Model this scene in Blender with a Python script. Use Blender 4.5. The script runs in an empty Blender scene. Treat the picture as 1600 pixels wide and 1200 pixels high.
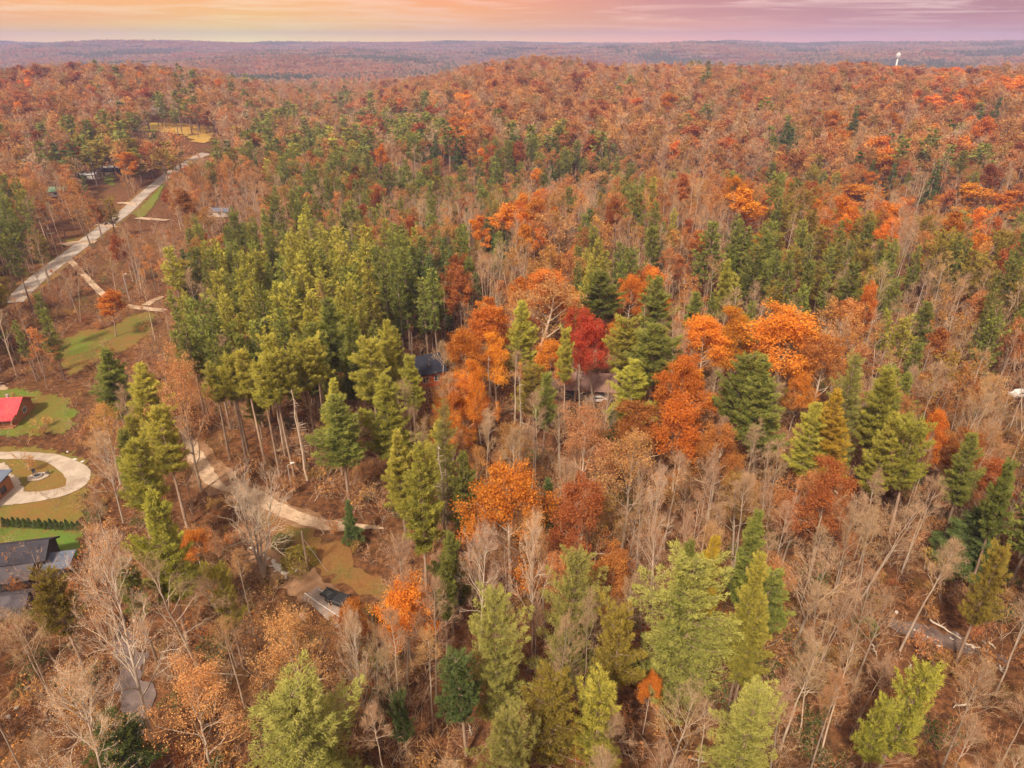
import bpy, math, random
import numpy as np
from mathutils import Vector, Matrix
R = math.radians
scene = bpy.context.scene
rng = np.random.default_rng(7)
random.seed(7)

# ------------------------------------------------------------------ camera
F = 1070.0            # focal length in pixels of the 1600 px wide frame
PITCH = R(26.6)
CAM = np.array([0.0, 0.0, 70.0])
cam_d = bpy.data.cameras.new('camera')
cam_d.sensor_width = 36.0
cam_d.lens = F / 1600 * 36
cam_d.clip_start = 0.5
cam_d.clip_end = 60000
cam = bpy.data.objects.new('camera', cam_d)
scene.collection.objects.link(cam)
cam.location = CAM
cam.rotation_euler = (R(90) - PITCH, 0, 0)
scene.camera = cam

# ------------------------------------------------------------------ render look
scene.view_settings.view_transform = 'Standard'
scene.view_settings.look = 'None'
scene.view_settings.gamma = 1.0
scene.view_settings.exposure = 1.16
scene.view_settings.use_curve_mapping = False
scene.render.engine = 'CYCLES'
cy = scene.cycles
cy.max_bounces = 5; cy.diffuse_bounces = 3; cy.glossy_bounces = 1; cy.transmission_bounces = 3
cy.volume_bounces = 0; cy.transparent_max_bounces = 4
cy.use_denoising = True
cy.use_adaptive_sampling = True
cy.adaptive_threshold = 0.03

def lin(r, g, b):
    f = lambda c: c / 12.92 if c <= 0.04045 else ((c + 0.055) / 1.055) ** 2.4
    return (f(r / 255), f(g / 255), f(b / 255), 1.0)

# ------------------------------------------------------------------ sun
SUN_EL, SUN_AZ = 47.0, 205.0     # azimuth from +Y clockwise: behind and a little left of the camera
sd = bpy.data.lights.new('sun', 'SUN')
sd.energy = 2.5
sd.angle = R(6)
sd.color = (1.0, 0.86, 0.68)
sun = bpy.data.objects.new('sun', sd)
scene.collection.objects.link(sun)
sun.rotation_euler = (R(90 - SUN_EL), 0, R(180 - SUN_AZ))
sun.location = (-60, -100, 200)

# ------------------------------------------------------------------ world: dusk cloud sky
def build_world():
    w = bpy.data.worlds.new('World'); scene.world = w; w.use_nodes = True
    nt = w.node_tree; N = nt.nodes; L = nt.links; N.clear()
    out = N.new('ShaderNodeOutputWorld')
    sky = N.new('ShaderNodeTexSky'); sky.sky_type = 'NISHITA'; sky.sun_disc = False
    sky.sun_elevation = R(SUN_EL); sky.sun_rotation = R(SUN_AZ); sky.altitude = 300
    bgs = N.new('ShaderNodeBackground'); bgs.inputs['Strength'].default_value = 0.06
    L.new(sky.outputs[0], bgs.inputs[0])
    # broken cloud deck over the blue
    tc = N.new('ShaderNodeTexCoord')
    sep = N.new('ShaderNodeSeparateXYZ'); L.new(tc.outputs['Generated'], sep.inputs[0])
    def math_(op, a, b=None, c=None, clamp=False):
        m = N.new('ShaderNodeMath'); m.operation = op; m.use_clamp = clamp
        for i, v in enumerate((a, b, c)):
            if v is None: continue
            if isinstance(v, (int, float)): m.inputs[i].default_value = v
            else: L.new(v, m.inputs[i])
        return m.outputs[0]
    az = math_('ARCTAN2', sep.outputs[0], sep.outputs[1])
    el = math_('ARCSINE', sep.outputs[2])
    def noise(sx, sy, seed, detail=5, rough=0.55, dist=0.0):
        cb = N.new('ShaderNodeCombineXYZ')
        L.new(math_('MULTIPLY', az, sx), cb.inputs[0]); L.new(math_('MULTIPLY', el, sy), cb.inputs[1])
        cb.inputs[2].default_value = seed
        n = N.new('ShaderNodeTexNoise'); n.inputs['Scale'].default_value = 1; n.inputs['Detail'].default_value = detail
        n.inputs['Roughness'].default_value = rough; n.inputs['Distortion'].default_value = dist
        L.new(cb.outputs[0], n.inputs['Vector']); return n.outputs[0]
    def ramp(fac, stops):
        r = N.new('ShaderNodeValToRGB'); L.new(fac, r.inputs[0])
        e = r.color_ramp.elements
        while len(e) > 1: e.remove(e[-1])
        e[0].position, e[0].color = stops[0]
        for p, c in stops[1:]:
            k = e.new(p); k.color = c
        return r.outputs[0]
    def mix(fac, a, b):
        m = N.new('ShaderNodeMix'); m.data_type = 'RGBA'
        if isinstance(fac, (int, float)): m.inputs[0].default_value = fac
        else: L.new(fac, m.inputs[0])
        for i, v in ((6, a), (7, b)):
            if isinstance(v, tuple): m.inputs[i].default_value = v
            else: L.new(v, m.inputs[i])
        return m.outputs[2]
    a01 = math_('ADD', math_('MULTIPLY', az, 0.75), 0.5, clamp=True)   # frame spans about 0.02..0.98
    low = ramp(a01, [(0.0, lin(255, 190, 84)), (0.12, lin(255, 212, 84)), (0.24, lin(255, 240, 100)), (0.36, lin(255, 214, 88)),
                     (0.52, lin(255, 188, 92)), (0.66, lin(255, 166, 112)), (0.8, lin(226, 146, 136)), (1.0, lin(200, 128, 128))])
    mid = ramp(a01, [(0.0, lin(255, 184, 112)), (0.3, lin(255, 200, 120)), (0.5, lin(255, 172, 112)), (0.65, lin(226, 146, 140)),
                     (0.85, lin(206, 146, 142)), (1.0, lin(190, 132, 132))])
    top = ramp(a01, [(0.0, lin(250, 190, 162)), (0.35, lin(246, 178, 160)), (0.5, lin(236, 170, 165)), (0.65, lin(196, 160, 158)),
                     (0.8, lin(214, 186, 180)), (1.0, lin(190, 160, 160))])
    n1 = noise(5, 70, 3.1, 4, 0.55, 0.6); n2 = noise(5.5, 105, 8.4, 6, 0.62, 1.1)
    e2 = math_('ADD', el, math_('MULTIPLY', math_('SUBTRACT', n1, 0.5), 0.022))
    f1 = math_('DIVIDE', math_('SUBTRACT', e2, 0.025), 0.026, clamp=True)
    f2 = math_('DIVIDE', math_('SUBTRACT', e2, 0.046), 0.02, clamp=True)
    c = mix(f2, mix(f1, low, mid), top)
    streak = math_('MULTIPLY', math_('SUBTRACT', n2, 0.47), 6.0, clamp=True)
    pale = ramp(a01, [(0.0, lin(255, 212, 178)), (0.45, lin(255, 190, 170)), (0.75, lin(232, 206, 196)), (1.0, lin(222, 200, 196))])
    dusk = ramp(a01, [(0.0, lin(252, 166, 96)), (0.45, lin(250, 158, 98)), (0.66, lin(176, 128, 134)), (0.85, lin(160, 124, 134)), (1.0, lin(152, 106, 120))])
    cl = mix(streak, dusk, pale)
    cfac = math_('ADD', math_('MULTIPLY', math_('DIVIDE', math_('SUBTRACT', e2, 0.006), 0.02, clamp=True), 0.52), 0.06)
    c = mix(cfac, c, cl)
    bgc = N.new('ShaderNodeBackground'); bgc.inputs['Strength'].default_value = SKY_LOW
    L.new(c, bgc.inputs[0])
    L.new(math_('ADD', math_('MULTIPLY', math_('SUBTRACT', 1.0, math_('DIVIDE', el, 0.010, clamp=True)), SKY_LOW * 0.55), SKY_LOW), bgc.inputs['Strength'])
    # higher deck: soft grey-white cloud between patches of the blue
    n3 = noise(2.2, 3.4, 5.5, 5, 0.6, 0.3)
    deck = ramp(n3, [(0.3, lin(214, 192, 178)), (0.7, lin(250, 234, 214))])
    bgd = N.new('ShaderNodeBackground'); bgd.inputs['Strength'].default_value = 0.52
    L.new(deck, bgd.inputs[0])
    cover = math_('MULTIPLY', math_('SUBTRACT', n3, 0.30), 5.0, clamp=True)
    m1 = N.new('ShaderNodeMixShader'); L.new(cover, m1.inputs[0]); L.new(bgs.outputs[0], m1.inputs[1]); L.new(bgd.outputs[0], m1.inputs[2])
    hi = math_('DIVIDE', math_('SUBTRACT', el, 0.06), 0.30, clamp=True)
    m2 = N.new('ShaderNodeMixShader'); L.new(hi, m2.inputs[0]); L.new(bgc.outputs[0], m2.inputs[1]); L.new(m1.outputs[0], m2.inputs[2])
    L.new(m2.outputs[0], out.inputs[0])
SKY_LOW = 1.12 * 2.0 ** -1.16
build_world()

# ------------------------------------------------------------------ camera maths (world <-> picture)
_f = np.array([0, math.cos(PITCH), -math.sin(PITCH)]); _u = np.array([0, math.sin(PITCH), math.cos(PITCH)])
def project(p):
    p = np.asarray(p, float); d = p - CAM
    dep = d @ _f
    return 800 + F * d[..., 0] / dep, 600 - F * (d @ _u) / dep, dep
def smooth(a, b, x):
    t = np.clip((x - a) / (b - a), 0, 1); return t * t * (3 - 2 * t)
_sr = np.random.default_rng(3)
def _waves(lmin, lmax, n):
    out = []
    for _ in range(n):
        l = math.exp(_sr.uniform(math.log(lmin), math.log(lmax))); a = _sr.uniform(0, math.pi)
        out.append((2 * math.pi / l * math.cos(a), 2 * math.pi / l * math.sin(a), _sr.uniform(0, 6.28), (l / lmax) ** 0.8))
    return out
_w1, _w2, _w3, _w4 = _waves(45, 130, 9), _waves(150, 420, 8), _waves(700, 2600, 12), _waves(260, 800, 10)
def _sum(ws, x, y):
    s = 0; t = 0
    for kx, ky, ph, a in ws:
        s = s + a * np.sin(kx * x + ky * y + ph); t += a * a
    return s / math.sqrt(t)
def terrain(x, y):
    x = np.asarray(x, float); y = np.asarray(y, float)
    d = np.hypot(x, y); ang = np.arctan2(x, np.maximum(y, 1.0))
    z = 0.5 * _sum(_w1, x, y) + 1.2 * _sum(_w2, x, y) * smooth(90, 260, d)
    left = smooth(0.05, -0.30, ang); 
    z = z - 5.0 * smooth(-40, -100, x) * smooth(60, 120, d)                       # the road valley on the left
    # ravine behind the near crest, then the long ridge
    rav = np.exp(-((d - 345 - 30 * np.sin(ang * 6)) / 55.0) ** 2) * smooth(-0.30, 0.0, ang)
    z = z - 17 * rav + 4.5 * np.exp(-((d - 262) / 40.0) ** 2) * smooth(0.0, 0.25, ang)
    ridge = smooth(390, 850, d) * smooth(1350, 960, d)
    rh = 22 * smooth(-0.22, -0.04, ang) + 27 * smooth(-0.28, -0.46, ang) + 1.8 * np.sin(ang * 14 + 1.0) + 1.6 * np.sin(ang * 33)
    z = z + ridge * (rh + 2.2 * _sum(_w2, x, y))
    far = smooth(1000, 2300, d)
    z = z - 26 * smooth(1000, 1500, d) * smooth(3000, 1700, d) * 0.6
    base = -30 + 62 * smooth(1900, 6200, d)
    hill = 17 * _sum(_w3, x, y) + 5 * _sum(_w4, x, y)
    z = z * (1 - far) + far * (base + hill * smooth(1500, 3500, d) * (1.25 - 0.5 * smooth(3000, 6200, d)))
    z = z + 30 * np.exp(-((ang + 0.635) / 0.035) ** 2) * smooth(5200, 6400, d)
    return z
def ray_ground(px, py, h=0.0):
    """ground point whose top at height h is seen at pixel px, py"""
    d = _f + (px - 800) / F * np.array([1., 0, 0]) - (py - 600) / F * _u
    d = d / np.linalg.norm(d)
    t = 8.0 * 1.006 ** np.arange(1250)
    P = CAM + t[:, None] * d
    g = P[:, 2] - (terrain(P[:, 0], P[:, 1]) + h)
    i = int(np.argmax(g < 0)) if (g < 0).any() else len(t) - 1
    a, b = t[max(i - 1, 0)], t[i]
    for _ in range(25):
        m = (a + b) / 2; p = CAM + m * d
        if p[2] - (float(terrain(p[0], p[1])) + h) < 0: b = m
        else: a = m
    p = CAM + b * d
    return np.array([p[0], p[1], float(terrain(p[0], p[1]))])

# ------------------------------------------------------------------ materials
def nodes_mat(name):
    m = bpy.data.materials.new(name); m.use_nodes = True
    nt = m.node_tree; nt.nodes.clear(); return m, nt, nt.nodes, nt.links
def srgb(*c): return lin(*c)
def rampn(N, L, fac, stops):
    r = N.new('ShaderNodeValToRGB'); L.new(fac, r.inputs[0]); e = r.color_ramp.elements
    while len(e) > 1: e.remove(e[-1])
    e[0].position, e[0].color = stops[0]
    for p, c in stops[1:]:
        k = e.new(p); k.color = c
    return r.outputs[0]
def mixn(N, L, fac, a, b, blend='MIX'):
    m = N.new('ShaderNodeMix'); m.data_type = 'RGBA'; m.blend_type = blend
    if isinstance(fac, (int, float)): m.inputs[0].default_value = fac
    else: L.new(fac, m.inputs[0])
    for i, v in ((6, a), (7, b)):
        if isinstance(v, tuple): m.inputs[i].default_value = v
        else: L.new(v, m.inputs[i])
    return m.outputs[2]
def noisen(N, L, scale, detail=4, rough=0.55, coord='Object', dist=0.0, sx=None):
    tc = N.new('ShaderNodeTexCoord'); n = N.new('ShaderNodeTexNoise')
    n.inputs['Scale'].default_value = scale; n.inputs['Detail'].default_value = detail
    n.inputs['Roughness'].default_value = rough; n.inputs['Distortion'].default_value = dist
    if sx:
        mp = N.new('ShaderNodeMapping'); mp.inputs['Scale'].default_value = sx
        L.new(tc.outputs[coord], mp.inputs[0]); L.new(mp.outputs[0], n.inputs['Vector'])
    else: L.new(tc.outputs[coord], n.inputs['Vector'])
    return n.outputs[0]
def leaf_mat(name, dark, mid, light, trans=0.28, jitter=0.10):
    m, nt, N, L = nodes_mat(name)
    at = N.new('ShaderNodeAttribute'); at.attribute_name = 'tint'
    oi = N.new('ShaderNodeObjectInfo')
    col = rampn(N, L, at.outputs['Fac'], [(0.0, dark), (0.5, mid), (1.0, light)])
    hs = N.new('ShaderNodeHueSaturation')
    def mr(src, lo, hi):
        k = N.new('ShaderNodeMapRange'); L.new(src, k.inputs[0]); k.inputs[3].default_value = lo; k.inputs[4].default_value = hi; return k.outputs[0]
    mu = N.new('ShaderNodeMath'); mu.operation = 'MULTIPLY'; L.new(oi.outputs['Random'], mu.inputs[0]); mu.inputs[1].default_value = 7.31
    fr = N.new('ShaderNodeMath'); fr.operation = 'FRACT'; L.new(mu.outputs[0], fr.inputs[0])
    L.new(mr(oi.outputs['Random'], 0.5 - jitter * 0.06, 0.5 + jitter * 0.12), hs.inputs['Hue'])
    L.new(mr(fr.outputs[0], 1 - jitter * (2.2 if trans else 1.1), 1 + jitter * (2.0 if trans else 1.1)), hs.inputs['Value'])
    hs.inputs['Saturation'].default_value = 1.0
    L.new(col, hs.inputs['Color'])
    df = N.new('ShaderNodeBsdfDiffuse'); L.new(hs.outputs[0], df.inputs[0])
    out = N.new('ShaderNodeOutputMaterial')
    if trans > 0:
        tr = N.new('ShaderNodeBsdfTranslucent'); L.new(hs.outputs[0], tr.inputs[0])
        mx = N.new('ShaderNodeMixShader'); mx.inputs[0].default_value = trans
        L.new(df.outputs[0], mx.inputs[1]); L.new(tr.outputs[0], mx.inputs[2]); L.new(mx.outputs[0], out.inputs[0])
    else: L.new(df.outputs[0], out.inputs[0])
    return m
def bark_mat(name, a, b, scale=1.5):
    m, nt, N, L = nodes_mat(name)
    n = noisen(N, L, scale, 5, 0.6, sx=(2.0, 2.0, 0.35))
    oi = N.new('ShaderNodeObjectInfo')
    col = rampn(N, L, n, [(0.3, a), (0.7, b)])
    hs = N.new('ShaderNodeHueSaturation')
    k = N.new('ShaderNodeMapRange'); L.new(oi.outputs['Random'], k.inputs[0]); k.inputs[3].default_value = 0.58; k.inputs[4].default_value = 1.15
    L.new(k.outputs[0], hs.inputs['Value']); L.new(col, hs.inputs['Color'])
    df = N.new('ShaderNodeBsdfDiffuse'); L.new(hs.outputs[0], df.inputs[0])
    out = N.new('ShaderNodeOutputMaterial'); L.new(df.outputs[0], out.inputs[0]); return m
def plain_mat(name, a, b=None, scale=3.0, rough=0.7, spec=0.3, detail=4, bump=0.0, sx=None, lo=0.3, hi=0.7, metal=0.0):
    m, nt, N, L = nodes_mat(name)
    bs = N.new('ShaderNodeBsdfPrincipled'); bs.inputs['Roughness'].default_value = rough
    bs.inputs['Specular IOR Level'].default_value = spec; bs.inputs['Metallic'].default_value = metal
    n = noisen(N, L, scale, detail, 0.6, sx=sx)
    L.new(rampn(N, L, n, [(lo, a), (hi, b or a)]), bs.inputs['Base Color'])
    if bump:
        bp = N.new('ShaderNodeBump'); bp.inputs['Strength'].default_value = bump; bp.inputs['Distance'].default_value = 0.3
        L.new(n, bp.inputs['Height']); L.new(bp.outputs[0], bs.inputs['Normal'])
    out = N.new('ShaderNodeOutputMaterial'); L.new(bs.outputs[0], out.inputs[0]); return m

MT = {}
# needles
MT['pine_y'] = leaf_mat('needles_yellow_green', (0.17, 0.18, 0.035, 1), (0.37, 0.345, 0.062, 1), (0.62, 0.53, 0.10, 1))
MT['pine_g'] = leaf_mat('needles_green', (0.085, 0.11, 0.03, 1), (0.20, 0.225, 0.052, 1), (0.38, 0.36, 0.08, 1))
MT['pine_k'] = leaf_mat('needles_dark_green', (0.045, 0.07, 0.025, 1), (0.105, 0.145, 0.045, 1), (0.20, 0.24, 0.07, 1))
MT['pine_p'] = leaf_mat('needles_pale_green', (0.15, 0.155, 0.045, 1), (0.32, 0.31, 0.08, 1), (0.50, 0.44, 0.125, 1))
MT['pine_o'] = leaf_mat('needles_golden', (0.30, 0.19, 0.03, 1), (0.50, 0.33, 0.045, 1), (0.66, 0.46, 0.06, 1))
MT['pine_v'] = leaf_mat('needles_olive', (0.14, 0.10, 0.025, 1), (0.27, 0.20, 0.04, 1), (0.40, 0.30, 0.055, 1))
# leaves
MT['leaf_o'] = leaf_mat('leaves_orange', (0.40, 0.11, 0.022, 1), (0.68, 0.205, 0.032, 1), (0.86, 0.36, 0.06, 1), 0.3, 0.12)
MT['leaf_a'] = leaf_mat('leaves_amber', (0.52, 0.17, 0.022, 1), (0.76, 0.29, 0.032, 1), (0.90, 0.45, 0.06, 1), 0.3, 0.10)
MT['leaf_r'] = leaf_mat('leaves_red', (0.25, 0.075, 0.028, 1), (0.42, 0.135, 0.042, 1), (0.56, 0.22, 0.07, 1), 0.3, 0.12)
MT['leaf_c'] = leaf_mat('leaves_crimson', (0.34, 0.04, 0.022, 1), (0.56, 0.07, 0.035, 1), (0.68, 0.13, 0.06, 1), 0.3, 0.08)
MT['leaf_s'] = leaf_mat('leaves_rust', (0.32, 0.125, 0.038, 1), (0.52, 0.215, 0.065, 1), (0.68, 0.33, 0.105, 1), 0.25, 0.14)
MT['leaf_p'] = leaf_mat('leaves_peach', (0.46, 0.19, 0.07, 1), (0.68, 0.32, 0.12, 1), (0.84, 0.47, 0.21, 1), 0.28, 0.10)
MT['leaf_v'] = leaf_mat('leaves_olive_brown', (0.15, 0.085, 0.02, 1), (0.28, 0.17, 0.035, 1), (0.42, 0.26, 0.05, 1), 0.25, 0.12)
# twigs
MT['twig_b'] = leaf_mat('twigs_pinkish_grey', (0.28, 0.165, 0.10, 1), (0.45, 0.28, 0.17, 1), (0.62, 0.42, 0.27, 1), 0.0, 0.12)
MT['twig_s'] = leaf_mat('twigs_russet', (0.32, 0.155, 0.075, 1), (0.50, 0.265, 0.125, 1), (0.66, 0.38, 0.19, 1), 0.0, 0.12)
MT['twig_w'] = leaf_mat('twigs_cream', (0.42, 0.30, 0.22, 1), (0.60, 0.46, 0.34, 1), (0.74, 0.60, 0.47, 1), 0.0, 0.08)
MT['bark_b'] = bark_mat('bark_grey_tan', (0.36, 0.26, 0.19, 1), (0.68, 0.54, 0.42, 1))
MT['bark_f'] = bark_mat('bark_dull_brown', (0.22, 0.145, 0.105, 1), (0.40, 0.28, 0.21, 1))
MT['bark_w'] = bark_mat('bark_cream', (0.50, 0.38, 0.29, 1), (0.80, 0.68, 0.56, 1), 1.0)
MT['bark_p'] = bark_mat('bark_pine', (0.28, 0.18, 0.13, 1), (0.54, 0.38, 0.27, 1))
MT['bark_d'] = bark_mat('bark_dark', (0.10, 0.07, 0.055, 1), (0.20, 0.145, 0.11, 1))
TRANS = []

# ------------------------------------------------------------------ mesh helpers
def fast_mesh(name, V, faces, mats, tint=None, smooth_=False):
    """faces: list of (array (n,k), material index)"""
    me = bpy.data.meshes.new(name)
    V = np.asarray(V, np.float32)
    loops = np.concatenate([f.ravel() for f, _ in faces]).astype(np.int32)
    tot = np.concatenate([np.full(len(f), f.shape[1], np.int32) for f, _ in faces])
    mi = np.concatenate([np.full(len(f), k, np.int32) for f, k in faces])
    start = np.concatenate([[0], np.cumsum(tot)[:-1]]).astype(np.int32)
    me.vertices.add(len(V)); me.vertices.foreach_set('co', V.ravel())
    me.loops.add(len(loops)); me.loops.foreach_set('vertex_index', loops)
    me.polygons.add(len(tot)); me.polygons.foreach_set('loop_start', start); me.polygons.foreach_set('loop_total', tot)
    me.polygons.foreach_set('material_index', mi)
    if smooth_: me.polygons.foreach_set('use_smooth', np.ones(len(tot), bool))
    if tint is not None:
        a = me.attributes.new('tint', 'FLOAT', 'POINT'); a.data.foreach_set('value', np.asarray(tint, np.float32))
    for m in mats: me.materials.append(m)
    me.update(calc_edges=True)
    return me
class Acc:
    """collects tubes and cards for one mesh, two groups: wood (0) and foliage (1)"""
    def __init__(s): s.V = []; s.T = []; s.F = {}; s.n = 0
    def add(s, V, Fc, tint, grp=0):
        V = np.asarray(V, float).reshape(-1, 3)
        s.V.append(V); s.T.append(np.broadcast_to(np.asarray(tint, float), (len(V),)))
        s.F.setdefault((grp, Fc.shape[1]), []).append(Fc + s.n); s.n += len(V)
    def tube(s, P, r, k=5, tint=0.5, grp=0):
        P = np.asarray(P, float); r = np.asarray(r, float); n = len(P)
        T = np.gradient(P, axis=0); T /= np.linalg.norm(T, axis=1)[:, None] + 1e-9
        ref = np.array([0, 0, 1.]) if abs(T[0, 2]) < 0.9 else np.array([1., 0, 0])
        A = np.cross(T, ref); A /= np.linalg.norm(A, axis=1)[:, None] + 1e-9; B = np.cross(T, A)
        th = np.arange(k) * 2 * math.pi / k
        V = P[:, None] + r[:, None, None] * (np.cos(th)[None, :, None] * A[:, None] + np.sin(th)[None, :, None] * B[:, None])
        i = np.arange(n - 1)[:, None] * k; j = np.arange(k)[None]; j2 = (j + 1) % k
        Fc = np.stack([i + j, i + j2, i + k + j2, i + k + j], -1).reshape(-1, 4)
        s.add(V.reshape(-1, 3), Fc, tint, grp)
    def blades(s, C, D, length, width, tint, grp=1, r=rng):
        """long thin triangles from C along D"""
        n = len(C); D = D / (np.linalg.norm(D, axis=1)[:, None] + 1e-9)
        W = np.cross(D, r.normal(size=(n, 3))); W /= np.linalg.norm(W, axis=1)[:, None] + 1e-9
        length = np.broadcast_to(length, (n,))[:, None]; width = np.broadcast_to(width, (n,))[:, None]
        V = np.stack([C - W * width / 2, C + W * width / 2, C + D * length], 1).reshape(-1, 3)
        s.add(V, np.arange(3 * n).reshape(n, 3), np.repeat(np.broadcast_to(tint, (n,)), 3), grp)
    def leaves(s, C, size, tint, grp=1, up=0.4, r=rng):
        n = len(C); Nn = r.normal(size=(n, 3)); Nn[:, 2] += up; Nn /= np.linalg.norm(Nn, axis=1)[:, None]
        A = np.cross(Nn, r.normal(size=(n, 3))); A /= np.linalg.norm(A, axis=1)[:, None] + 1e-9; B = np.cross(Nn, A)
        sz = np.broadcast_to(size, (n,))[:, None]
        V = np.stack([C - A * sz * .5, C - B * sz * .33, C + A * sz * .5, C + B * sz * .33], 1).reshape(-1, 3)
        s.add(V, np.arange(4 * n).reshape(n, 4), np.repeat(np.broadcast_to(tint, (n,)), 4), grp)
    def mesh(s, name, mats, mp_):
        """mp_: {group: material slot}"""
        V = np.concatenate(s.V); T = np.concatenate(s.T)
        fs = [(np.concatenate(s.F[k]), mp_[k[0]]) for k in s.F if k[0] in mp_]
        used = np.unique(np.concatenate([f.ravel() for f, _ in fs])); mp = np.full(len(V), -1, np.int64); mp[used] = np.arange(len(used))
        return fast_mesh(name, V[used], [(mp[f], g) for f, g in fs], mats, T[used])

# ------------------------------------------------------------------ tree generators (nominal height 24 m, base at origin)
def pine(seed, lod, cb=0.4, Rw=3.6, droop=0.0, dense=1.0, expo=0.75, H=24.0, fine=1.0):
    r = np.random.default_rng(seed); a = Acc()
    bend = r.normal(0, 0.25, 2)
    def axis(z): t = z / H; return np.stack([bend[0] * t * t * 1.2 + 0 * z, bend[1] * np.sin(t * 2.2), z], -1)
    zz = np.linspace(0, H * 0.985, (14, 7, 4)[lod]); a.tube(axis(zz), 0.29 * (1 - zz / H) ** 0.8 + 0.03, (7, 5, 4)[lod], 0.5)
    step = (0.62, 0.85, 1.7)[lod]; z = cb * H; C = []; D = []; TT = []
    gaps = r.uniform(0, 6.28, 3)
    while z < H - 0.4:
        t = (z - cb * H) / (H * (1 - cb)); prof = (1 - t) ** expo * min(1, 0.45 + t * 4.5)
        wh = r.uniform(0.55, 1.15)
        nb = int(r.integers((5, 4, 3)[lod], (8, 6, 5)[lod]))
        az0 = r.uniform(0, 6.28)
        for b in range(nb):
            az = az0 + b * 2 * math.pi / nb + r.normal(0, 0.25)
            lobe = 1 + 0.24 * math.sin(2 * az + gaps[0] + z * .12) + 0.22 * math.sin(3 * az + gaps[1] + z * 0.45)
            Lb = max(0.45, Rw * prof * wh * lobe * r.uniform(0.72, 1.15))
            if r.random() < 0.07 and t < 0.7: Lb *= 0.35
            slope = (0.12 + 0.75 * t ** 1.5 - droop) + r.normal(0, 0.1)
            o = axis(np.array([z + r.uniform(-.2, .2)]))[0]; dr = np.array([math.cos(az), math.sin(az), 0])
            side = np.array([-dr[1], dr[0], 0])
            curve = r.uniform(0.05, 0.3) * (1 if droop < 0.2 else -0.6)
            if lod == 0 or (lod == 1 and Lb > 1.6):
                q = np.linspace(0, 0.85, 4)[:, None] * Lb
                a.tube(o + q * dr + np.array([0, 0, 1.]) * (slope * q + curve * q * q / Lb), np.linspace(0.06, 0.015, 4), 3, 0.35)
            n = int(max(3, Lb * (17, 4.8, 1.35)[lod] * dense * 1.25))
            u = r.uniform(0.15, 1.03, n) ** 0.75; q = (u * Lb)[:, None]
            lat = r.uniform(-1, 1, n) * Lb * 0.30 * np.sin(np.clip(u * 2.9, 0, 3.0)) 
            P = o + q * dr + side * lat[:, None]; P[:, 2] += slope * q[:, 0] + curve * q[:, 0] ** 2 / Lb + r.normal(0, 0.09, n)
            kk = (5, 3, 2)[lod]
            tb = 0.22 + 0.5 * u + r.normal(0, 0.13, n) + 0.2 * t - .04  # tint rises toward crown top: golden tips and cones, plus mild painted top light
            for _ in range(kk):
                Dd = dr * 0.75 + side * (np.sign(lat) * 0.45)[:, None] + r.normal(0, 0.48, (n, 3)); Dd[:, 2] += 0.42 - droop
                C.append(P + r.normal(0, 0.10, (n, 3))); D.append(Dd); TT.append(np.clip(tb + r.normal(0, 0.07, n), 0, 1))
        z += step * r.uniform(0.75, 1.3)
    C = np.concatenate(C); D = np.concatenate(D); TT = np.concatenate(TT); n = len(C)
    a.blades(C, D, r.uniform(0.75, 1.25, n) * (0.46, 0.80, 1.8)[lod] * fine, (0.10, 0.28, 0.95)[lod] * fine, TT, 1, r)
    if lod < 2 and cb > 0.25:    # dead snapped branches under the crown
        for _ in range(int(14 * (1, 0.5)[lod])):
            zb = r.uniform(cb * 0.3, cb * 1.1) * H; az = r.uniform(0, 6.28); l = r.uniform(0.6, 2.2)
            o = axis(np.array([zb]))[0]
            a.tube([o, o + l * np.array([math.cos(az), math.sin(az), -0.1])], [0.035, 0.012], 3, 0.6)
    return a
def grow(a, r, P0, d, L, rad, depth, maxd, tips, sides, segs, up=0.06, spread=0.65, kids=(7, 5, 4, 3), wig=0.13, tint=0.5):
    P = [np.array(P0)]; D = np.array(d) / np.linalg.norm(d); dirs = [D]
    n = segs[depth]
    for i in range(n):
        D = D + r.normal(0, wig, 3); D[2] += up; D /= np.linalg.norm(D)
        P.append(P[-1] + D * L / n); dirs.append(D)
    P = np.array(P)
    a.tube(P, np.linspace(rad, rad * 0.35, n + 1), sides[depth], tint, 0 if depth < 2 else 1)
    if depth == maxd:
        tips.append((P[-1], D, L)); tips.append((P[n // 2], D, L)); return
    k = kids[depth]
    for j in range(k):
        t = 0.28 + 0.72 * (j + r.uniform(0.1, 0.9)) / k; i = min(int(t * n), n - 1); f = t * n - i
        p = P[i] * (1 - f) + P[i + 1] * f
        s = r.normal(size=3); s -= dirs[i] * (s @ dirs[i]); s /= np.linalg.norm(s) + 1e-9
        nd = dirs[i] * (1 - 0.25 * spread) + s * spread * r.uniform(0.7, 1.25)
        grow(a, r, p, nd, L * r.uniform(0.42, 0.62) * (1.15 - 0.45 * t), rad * 0.5 * (1.05 - 0.4 * t), depth + 1, maxd, tips, sides, segs, up, spread, kids, wig, tint)
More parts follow.
